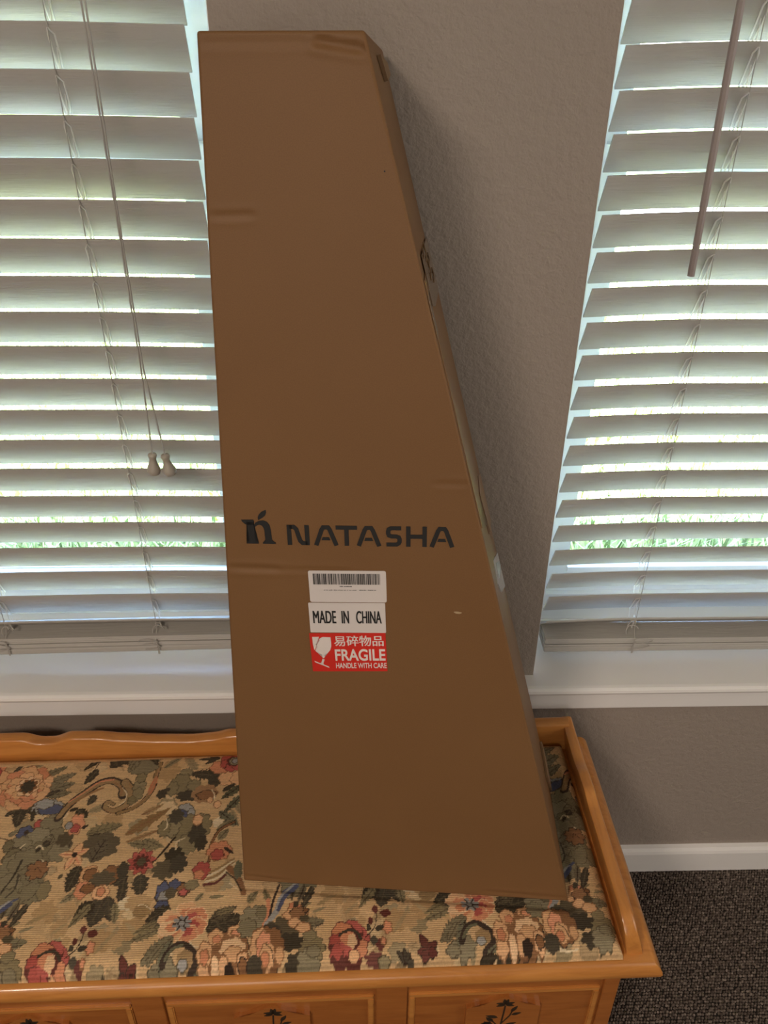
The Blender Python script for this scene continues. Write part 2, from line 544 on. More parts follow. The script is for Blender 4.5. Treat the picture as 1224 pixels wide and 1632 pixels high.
# ------------------------------------------------------------------ windows
def window(n, x0, x1, side, label):
    w = bpy.data.objects.new('window_%d' % n, None); COL.objects.link(w)
    w.location = ((x0 + x1) / 2, 0.0, 0.51)
    tag(w, label, None, None, 'structure')
    mi = Matrix.Translation(-w.location)
    def part(name, bm, m, sm=False, lab=None):
        bmesh.ops.transform(bm, matrix=mi, verts=bm.verts)
        o = obj(name, bm, m, w)
        if sm: smooth(o)
        if lab: o['label'] = lab
        return o
    # stool with rounded nose and horns
    prof = [(0.148, 0.499), (-0.030, 0.499), (-0.0345, 0.5005), (-0.0365, 0.505), (-0.0355, 0.5095), (-0.0315, 0.5125), (-0.026, 0.5135), (0.148, 0.5145)]
    bm = bmesh.new()
    hx0, hx1 = x0 - 0.035, x1 + 0.035
    a = [bm.verts.new((hx0, y, z)) for y, z in prof if y <= 0] ; a = []
    def seg(xa, xb, pr):
        va = [bm.verts.new((xa, y, z)) for y, z in pr]; vb = [bm.verts.new((xb, y, z)) for y, z in pr]
        fs = [bm.faces.new(va), bm.faces.new(list(reversed(vb)))]
        for i in range(len(pr)):
            fs.append(bm.faces.new((va[i], vb[i], vb[(i + 1) % len(pr)], va[(i + 1) % len(pr)])))
    noseback = -0.0005
    seg(hx0, hx1, [(noseback, 0.499)] + prof[1:-1] + [(noseback, 0.5138)])
    seg(x0 + 0.0005, x1 - 0.0005, [(0.148, 0.4995), (noseback, 0.4995), (noseback, 0.5138), (0.148, 0.5145)])
    bmesh.ops.recalc_face_normals(bm, faces=bm.faces)
    part('sill', bm, M_TRIM, False, 'white painted sill board with rounded nose')
    part('apron', box(x0 - 0.02, x1 + 0.02, -0.018, -0.0005, 0.453, 0.4985, 0.0015), M_TRIM, False, 'white flat board below the sill')
    # reveal lining
    bm = bmesh.new()
    bm_box(bm, x0 + 0.0003, x0 + 0.0010, 0.002, 0.219, 0.515, ZT - 0.0005)
    bm_box(bm, x1 - 0.0010, x1 - 0.0003, 0.002, 0.219, 0.515, ZT - 0.0005)
    bm_box(bm, x0 + 0.001, x1 - 0.001, 0.002, 0.219, ZT - 0.004, ZT - 0.0005)
    part('reveal', bm, M_TRIM)
    # outer frame with a step
    bm = bmesh.new()
    F0, F1 = x0 + 0.004, x1 - 0.004
    for xa, xb in ((F0, F0 + 0.040), (F1 - 0.040, F1)):
        bm_box(bm, xa, xb, 0.150, 0.214, 0.515, ZT - 0.004)
    for xa, xb in ((F0, F0 + 0.014), (F1 - 0.014, F1)):
        bm_box(bm, xa, xb, 0.143, 0.150, 0.515, ZT - 0.004)
    bm_box(bm, F0 + 0.040, F1 - 0.040, 0.150, 0.214, 0.515, 0.5650)
    bm_box(bm, F0 + 0.014, F1 - 0.014, 0.143, 0.150, 0.515, 0.5400)
    bm_box(bm, F0 + 0.040, F1 - 0.040, 0.150, 0.214, ZT - 0.044, ZT - 0.004)
    part('frame', bm, M_VINYL)
    # sashes
    def sash(y0, y1, z0, z1, rail):
        bm = bmesh.new()
        sx0, sx1 = F0 + 0.0405, F1 - 0.0405
        bm_box(bm, sx0, sx0 + 0.034, y0, y1, z0, z1); bm_box(bm, sx1 - 0.034, sx1, y0, y1, z0, z1)
        bm_box(bm, sx0 + 0.034, sx1 - 0.034, y0, y1, z0, z0 + rail); bm_box(bm, sx0 + 0.034, sx1 - 0.034, y0, y1, z1 - 0.034, z1)
        # glazing bead along the bottom rail
        bm_box(bm, sx0 + 0.034, sx1 - 0.034, y0 - 0.004, y0, z0 + rail - 0.010, z0 + rail)
        s = part('sash', bm, M_VINYL)
        g = box(sx0 + 0.034, sx1 - 0.034, (y0 + y1) / 2 - 0.002, (y0 + y1) / 2 + 0.002, z0 + rail, z1 - 0.034)
        bmesh.ops.transform(g, matrix=mi, verts=g.verts)
        obj('pane', g, M_GLASS, s)
        return s
    sash(0.160, 0.182, 0.5655, 1.30, 0.0535)
    sash(0.184, 0.206, 1.266, ZT - 0.045, 0.034)
    return w
window(1, XL0, XL1, 'left', 'white window behind the left blind with sill board and apron')
window(2, XR0, XR1, 'right', 'white window behind the right blind with sill board and apron')

# ------------------------------------------------------------------ blinds
def slat_mesh(name, L, tilt, droop, wid=0.0515, th=0.0030):
    """slat centred on the origin, long axis x, room edge up; ends droop past the outer ladders"""
    bm = bmesh.new()
    n = 14
    ca, sa = math.cos(tilt), math.sin(tilt)
    prof = [(-wid / 2, -th * .35), (-wid / 2 + .0008, th / 2), (0, th * .62), (wid / 2 - .0008, th / 2), (wid / 2, -th * .35), (wid / 2 - .001, -th / 2), (0, -th * .38), (-wid / 2 + .001, -th / 2)]
    rings = []
    for i in range(n + 1):
        x = -L / 2 + L * i / n
        e = min(x + L / 2, L / 2 - x)
        dz = -droop * max(0, (0.15 - e) / 0.15) ** 1.4
        dz += 0.0006 * math.sin(x * 9.0)
        ring = []
        for s, h in prof:
            # s from the room edge (-) to the outer edge (+)
            y = s * ca + h * sa
            z = -s * sa + h * ca
            ring.append(bm.verts.new((x, y, z + dz)))
        rings.append(ring)
    m = len(prof)
    for i in range(n):
        for k in range(m):
            bm.faces.new((rings[i][k], rings[i][(k + 1) % m], rings[i + 1][(k + 1) % m], rings[i + 1][k]))
    bm.faces.new(rings[0]); bm.faces.new(list(reversed(rings[-1])))
    bmesh.ops.recalc_face_normals(bm, faces=bm.faces)
    me = bpy.data.meshes.new(name)
    bm.to_mesh(me); bm.free()
    me.materials.append(M_SLAT)
    me.polygons.foreach_set('use_smooth', [True] * len(me.polygons))
    try: me.set_sharp_from_angle(angle=R(50))
    except Exception: pass
    return me

YB = 0.045
def blind(x0, x1, tilt, zroom, pitch, zst, rail_tilt, ladders, label, droop, inner, nst):
    """zroom: height of the room edge of the lowest hanging slat; zst: top of the stacked slats"""
    L = x1 - x0; xc = (x0 + x1) / 2
    root = thing('venetian_blind', label, 'blind', (xc, YB, zst - 0.04), 0, 'white slatted blinds in the two windows')
    oz = root.location.z
    sw = 0.0515 / 2
    me = slat_mesh('slat', L, tilt, droop)
    low = slat_mesh('slat', L, R(43), droop)
    flat = slat_mesh('stacked_slat', L, R(2), 0.0008)
    k = 0
    z = zroom - sw * math.sin(tilt)
    zs = []
    while z < ZT - 0.09:
        o = obj('slat', me if k else low, None, root)
        o.location = (0, 0, z - oz + (0 if k else sw * (math.sin(tilt) - math.sin(R(43)))))
        o.rotation_euler = (0, rail_tilt * max(0.0, 1 - k / 4.0) * 0.8, 0)
        zs.append(z)
        z += pitch; k += 1
    # slats stacked on the bottom rail
    for i in range(nst):
        o = obj('slat', flat, None, root)
        o.location = (0.0006 * (-1) ** i, 0.0008 * ((i * 7) % 3 - 1), zst - 0.0018 - 0.0041 * i - oz)
        o.rotation_euler = (0, rail_tilt, 0)
    bm = box(-L / 2, L / 2, -0.0255, 0.0255, -0.0056, 0.0056, 0.0022, 2)
    o = obj('bottom_rail', bm, M_SLAT, root)
    o.location = (0, 0, zst - 0.0041 * nst - 0.0060 - oz)
    o.rotation_euler = (0, rail_tilt, 0)
    zrail = zst - 0.03
    bm = box(-L / 2 - 0.002, L / 2 + 0.002, -0.028, 0.028, ZT - 0.05 - oz, ZT - 0.0045 - oz, 0.002, 1)
    obj('head_rail', bm, M_SLAT, root)
    # ladders and lift cords
    cy, sy = math.cos(tilt) * sw, math.sin(tilt) * sw
    for lx in ladders:
        x = lx - xc
        bm = bmesh.new()
        ztop = ZT - 0.05 - oz
        zb = zrail + 0.004 - oz
        fy = -cy - 0.0026
        bm_tube(bm, [(x, fy, ztop), (x, fy, zs[0] - oz + sy), (x, fy - 0.001, zst + 0.012 - oz), (x, -0.0275, zst - 0.002 - oz), (x, -0.0272, zb - 0.004)], 0.00062, 5)
        obj('ladder_string', bm, M_CORDG, root)
        bm = bmesh.new()
        bm_tube(bm, [(x - 0.001, cy + 0.0026, ztop), (x - 0.001, cy + 0.0026, zs[0] - oz - sy), (x - 0.001, 0.0275, zst - oz), (x - 0.001, 0.0272, zb)], 0.0006, 5)
        obj('ladder_string', bm, M_CORD, root)
        # rungs hanging under each slat
        bm = bmesh.new()
        for j, zz in enumerate(zs):
            zz -= oz
            jx = rnd.uniform(-0.0012, 0.0012)
            for sd in (-0.0035, 0.0035):
                a = Vector((x, fy, zz + sy - 0.006))
                b = Vector((x + sd + jx, -cy + 0.004, zz + sy - 0.0125))
                c = Vector((x + sd + jx, cy * 0.1, zz - 0.0075))
                d = Vector((x + sd * .6, cy + 0.001, zz - sy - 0.0045))
                bm_tube(bm, [a, b, c, d], 0.0011, 5)
        o = obj('ladder_rungs', bm, M_CORD, root)
        o['kind'] = 'stuff'
        bm = bmesh.new()
        bm_tube(bm, [(x + 0.002, 0.0, ztop), (x + 0.002, 0.0, zst - oz + 0.001)], 0.0007, 5)
        obj('lift_cord', bm, M_CORD, root)
        # slack loops of string round the stack
        bm = bmesh.new()
        def loop(cx, cz, rx, rz_, a0, a1, yy):
            return [(x + cx + rx * math.cos(a), yy - 0.0012 * math.sin(a * 2), zst - oz + cz + rz_ * math.sin(a)) for a in [a0 + (a1 - a0) * i / 12 for i in range(13)]]
        s = inner
        bm_tube(bm, loop(s * 0.013, -0.0035, 0.016, 0.005, math.pi * 1.05, -0.9, -0.0285), 0.0007, 5)
        bm_tube(bm, loop(s * 0.010, -0.013, 0.015, 0.006, 2.6, -2.2, -0.0290), 0.0007, 5)
        bm_tube(bm, [(x + 0.001, -0.0285, zst - oz - 0.006), (x - 0.003 * s, -0.0292, zst - oz - 0.016), (x - 0.002 * s, -0.0285, zst - oz - 0.029)], 0.0008, 5)
        bm_tube(bm, loop(-s * 0.004, 0.010, 0.010, 0.012, 0.4, 3.6, -0.018), 0.0009, 5)
        obj('slack_loops', bm, M_CORDG, root)
    return root, xc, oz

PITL, PITR = 0.0458, 0.0452
bl, blx, blz = blind(-1.132, -0.1925, R(66.5), 0.6134, PITL, 0.5840, R(-1.05), (-1.00, -0.82, -0.58, -0.339), 'white slatted blind on the left with two hanging pull cords', 0.002, -1, 5)
br, brx, brz = blind(0.2925, 1.246, R(61), 0.6090, PITR, 0.5730, 0.0, (0.44, 0.76, 1.09), 'white slatted blind on the right with a beige tilt wand', 0.0055, 1, 4)

# pull cords with tassels on the left blind
def tassel(cx, cz, tiltz, name_top):
    bm = bmesh.new()
    prof = [(0.0012, 0.0), (0.0052, -0.0006), (0.0062, -0.0030), (0.0056, -0.0058), (0.0046, -0.0082), (0.0048, -0.0115), (0.0064, -0.0165), (0.0084, -0.0215), (0.0092, -0.0258), (0.0084, -0.0298), (0.0060, -0.0322), (0.0026, -0.0330)]
    bm_lathe(bm, list(reversed(prof)), (0, 0, 0), 18)
    M = Matrix.Translation((cx - blx, -0.022 - YB, cz - blz)) @ Matrix.Rotation(tiltz, 4, 'Y')
    bmesh.ops.transform(bm, matrix=M, verts=bm.verts)
    return bm
for cx, cz, tl, xt, xm in ((-0.2855, 0.942, R(3), -0.2885, -0.2855), (-0.2690, 0.9405, R(-7), -0.2830, -0.2835)):
    bm = bmesh.new()
    f = lambda x, y, z: (x - blx, y - YB, z - blz)
    bm_tube(bm, [f(xt, 0.012, ZT - 0.05), f(xt, -0.004, 1.6), f(xm, -0.010, 1.25), f(xm + (0.001 if cx < -0.28 else 0.002), -0.014, 1.06), f(cx + 0.0002, -0.022, cz - 0.0004)], 0.0011, 6)
    pc = obj('pull_cord', bm, M_CORDG, bl)
    smooth(obj('tassel', tassel(cx, cz, tl, ''), M_KNOB, pc), 60)
# tilt wand on the right blind
bm = bmesh.new()
g = lambda x, y, z: (x - brx, y - YB, z - brz)
bm_tube(bm, [g(0.3865, -0.004, ZT - 0.06), g(0.390, -0.020, 1.46), g(0.3947, -0.022, 1.178)], 0.0046, 8)
obj('tilt_wand', bm, M_WAND, br)['label'] = 'beige plastic tilt wand'

# ------------------------------------------------------------------ bench
BX, BY, BA = 0.3757, -0.4325, R(1.05)
ZR = 0.415
bench = thing('storage_bench', 'long honey coloured wooden bench with a floral tapestry cushion, standing under the windows', 'bench', (BX, BY, 0), BA)
BL = -1.345                         # left end, local x
BD = 0.388                          # depth to the back, local y
# moulded rim: profile swept round three sides (front, right, left) with mitres
prof = [(0.060, 0.3995), (0.0045, 0.3905), (0.0012, 0.3935), (0.0, 0.399), (0.0010, 0.4045), (0.0040, 0.4100), (0.0085, 0.4138), (0.0120, 0.4150), (0.060, 0.4150)]
prof[0] = (0.060, 0.3905)
bm = bmesh.new()
paths = []
for d, z in prof:
    paths.append([bm.verts.new((BL + d * 1.25, BD, z)), bm.verts.new((BL + d * 1.25, d, z)), bm.verts.new((-d * 1.25, d, z)), bm.verts.new((-d * 1.25, BD, z))])
n = len(prof)
for i in range(n):
    for k in range(3):
        bm.faces.new((paths[i][k], paths[i][k + 1], paths[(i + 1) % n][k + 1], paths[(i + 1) % n][k]))
bm.faces.new([p[0] for p in paths]); bm.faces.new([p[3] for p in reversed(paths)])
bmesh.ops.recalc_face_normals(bm, faces=bm.faces)
smooth(obj('rim_moulding', bm, M_OAK, bench), 35)
# body with stiles and panels
FY = 0.020
obj('body', box(BL + 0.045, -0.045, FY, BD - 0.01, 0.03, 0.3900, 0.002), M_OAKD, bench)
obj('base_plinth', box(BL + 0.035, -0.035, FY - 0.008, BD - 0.008, 0.0, 0.055, 0.004), M_OAK, bench)
panels = [(-0.325 - 0.3185 * k + (0 if k else 0.0), -0.066 - 0.3120 * k) for k in range(4)]
panels = [(-0.3250, -0.0665), (-0.6430, -0.3680), (-0.9600, -0.6850), (-1.2785, -1.0030)]
edges = [(-0.0655, -0.0440)] + [(panels[k][0] - 0.0, panels[k][0]) for k in range(0)]
st = [(-0.0665, -0.0440)] + [(panels[k + 1][1], panels[k][0]) for k in range(3)] + [(BL + 0.044, panels[3][0])]
for a, b in st:
    obj('stile', box(a + 0.001, b - 0.001, FY - 0.0055, FY + 0.004, 0.056, 0.3898, 0.0015), M_OAKD, bench)
def floral(cx, cz, y):
    """spray of painted leaves on a shield"""
    bm = bmesh.new()
    M = Matrix.Translation((cx, y, cz)) @ Matrix.Rotation(R(90), 4, 'X')
    def leaf(x, z, L, w, a):
        pts = []
        for i in range(7):
            t = i / 6; pts.append((t * L, w * math.sin(math.pi * t ** .8)))
        for i in range(5, 0, -1):
            t = i / 6; pts.append((t * L, -w * math.sin(math.pi * t ** .8)))
        c, s = math.cos(a), math.sin(a)
        bm_prism(bm, [(x + px * c - pz * s, z + px * s + pz * c) for px, pz in pts], 0, 0.0004, M)
    bm_stroke(bm, [(0.002, -0.085), (-0.001, -0.05), (0.001, -0.02), (0.002, 0.0)], 0.0022, 0, 0.0004, M)
    bm_stroke(bm, [(0.0, -0.045), (0.010, -0.026), (0.013, -0.012)], 0.0018, 0, 0.0004, M)
    bm_stroke(bm, [(0.0, -0.06), (-0.012, -0.040), (-0.016, -0.032)], 0.0018, 0, 0.0004, M)
    for a in (20, 75, 100, 165, 200, -20):
        leaf(0.002, 0.003, 0.013, 0.0030, R(a))
    for x, z, L, w, a in ((0.011, -0.016, 0.016, 0.003, 60), (0.012, -0.024, 0.014, 0.003, 20), (-0.006, -0.030, 0.018, 0.0035, 160), (-0.012, -0.040, 0.016, 0.0035, 130), (-0.014, -0.042, 0.014, 0.003, 190),
                          (0.004, -0.052, 0.018, 0.0035, 25), (-0.002, -0.066, 0.018, 0.0035, 150), (0.004, -0.07, 0.018, 0.0035, 30)):
        leaf(x, z, L, w, R(a))
    for x, z in ((-0.020, -0.046), (0.018, -0.060)):
        for a in range(0, 360, 60):
            leaf(x, z, 0.008, 0.0028, R(a))
    return bm
for a, b in panels:
    c = (a + b) / 2
    bm = bmesh.new()
    y0, y1 = FY - 0.0035, FY + 0.002
    def bead(xa, xb, za, zb):
        bm_box(bm, xa, xb, y0, y1, za, zb)
    bead(a + 0.0015, b - 0.0015, 0.3375, 0.346); bead(a + 0.0015, b - 0.0015, 0.075, 0.0835)
    bead(a + 0.0015, a + 0.010, 0.0835, 0.3375); bead(b - 0.010, b - 0.0015, 0.0835, 0.3375)
    bmesh.ops.bevel(bm, geom=list(bm.edges), offset=0.0015, segments=2, affect='EDGES')
    obj('panel_frame', bm, M_OAK, bench)
    # shield plaque with an arched top
    w = 0.050
    pts = [(-w, -0.135), (w, -0.135), (w, -0.0235), (w * .86, -0.0195)]
    for i in range(13):
        t = i / 12
        x = w * .78 * (1 - 2 * t)
        pts.append((x, -0.0195 + 0.0195 * (math.cos(math.pi * x / (w * .8)) * .5 + .5)))
    pts += [(-w * .86, -0.0195), (-w, -0.0235)]
    bm = bmesh.new()
    M = Matrix.Translation((c, FY + 0.001, 0.3335)) @ Matrix.Rotation(R(90), 4, 'X')
    bm_prism(bm, pts, 0.0, 0.0075, M)
    bmesh.ops.recalc_face_normals(bm, faces=bm.faces)
    sh = obj('shield_plaque', bm, M_OAKD, bench)
    obj('painted_flowers', floral(c, 0.3335 - 0.018, FY - 0.0066), M_PAINTLEAF, sh)['label'] = 'dark painted leaf spray on the plaque'

# rails
def lerp_prof(keys, x):
    for (x0, v0), (x1, v1) in zip(keys, keys[1:]):
        if x0 <= x <= x1:
            t = (x - x0) / (x1 - x0); t = t * t * (3 - 2 * t)
            return v0 + (v1 - v0) * t
    return keys[0][1] if x < keys[0][0] else keys[-1][1]
def rail_mesh(secs):
    """secs: list of 4-corner sections with rounded top edges; each section = [outer base, outer top, inner top, inner base]"""
    bm = bmesh.new()
    rings = []
    for ob, ot, it, ib in secs:
        ob, ot, it, ib = map(Vector, (ob, ot, it, ib))
        r = 0.22
        h = (ot - ob).length
        rr = min(0.0035, h * 0.4)
        d1 = (ob - ot).normalized() * rr; d2 = (it - ot).normalized() * rr
        ring = [ob, ot + d1, ot + d1 * .3 + d2 * .3, ot + d2, it - d2, it - d2 * .3 + d1 * .3, it + d1, ib]
        rings.append([bm.verts.new(v) for v in ring])
    m = 8
    for i in range(len(rings) - 1):
        for k in range(m):
            bm.faces.new((rings[i][k], rings[i][(k + 1) % m], rings[i + 1][(k + 1) % m], rings[i + 1][k]))
    bm.faces.new(rings[0]); bm.faces.new(list(reversed(rings[-1])))
    bmesh.ops.recalc_face_normals(bm, faces=bm.faces)
    return bm
zb = ZR - 0.0005
YR0, YR1 = 0.362, 0.382
bk = [(-1.32, .471), (-1.20, .462), (-1.10, .4560), (-1.03, .4585), (-0.99, .467), (-0.955, .4700), (-0.915, .4700), (-0.885, .4605), (-0.868, .4605), (-0.838, .4705), (-0.80, .4695), (-0.756, .4635), (-0.70, .4585), (-0.65, .4565), (-0.62, .4590), (-0.586, .466), (-0.53, .4690), (-0.42, .462), (-0.33, .458), (-0.24, .463), (-0.16, .470), (-0.03, .4710)]
secs = []
N = 150
xa, xb = BL + 0.055, -0.0440
for i in range(N + 1):
    x = xa + (xb - xa) * i / N
    z = lerp_prof(bk, x)
    secs.append(((x, YR1, zb), (x, YR1, z), (x, YR0, z), (x, YR0, zb)))
smooth(obj('back_rail', rail_mesh(secs), M_OAK, bench), 45)
def side(sx):
    keys = [(0.0, 0.4655), (0.14, 0.4655), (0.205, 0.466), (0.235, 0.4745), (0.262, 0.472), (0.30, 0.462), (0.345, 0.4655), (0.40, 0.4710)]
    secs = []
    ys = [0.020 + 0.0022 * i for i in range(14)] + [0.052 + i * (YR1 - 0.052) / 60 for i in range(61)]
    for y in ys:
        z = lerp_prof(keys, y)
        t = min(1, max(0.0, (y - 0.0195) / 0.040))
        z = zb + 0.004 + (z - zb - 0.004) * math.sqrt(max(0, 1 - (1 - t) ** 2.2))
        k = (z - zb) / 0.05
        lean = -0.0085 * k
        if sx > 0:
            secs.append(((-0.0225, y, zb), (-0.0235 + lean * 1.35, y, z), (-0.0440 + lean, y, z), (-0.0440, y, zb)))
        else:
            o = BL
            secs.append(((o + 0.0225, y, zb), (o + 0.0235 - lean * 1.35, y, z), (o + 0.0440 - lean, y, z), (o + 0.0440, y, zb)))
    return rail_mesh(secs)
smooth(obj('side_rail', side(1), M_OAKY, bench), 45)
smooth(obj('side_rail', side(-1), M_OAKY, bench), 45)

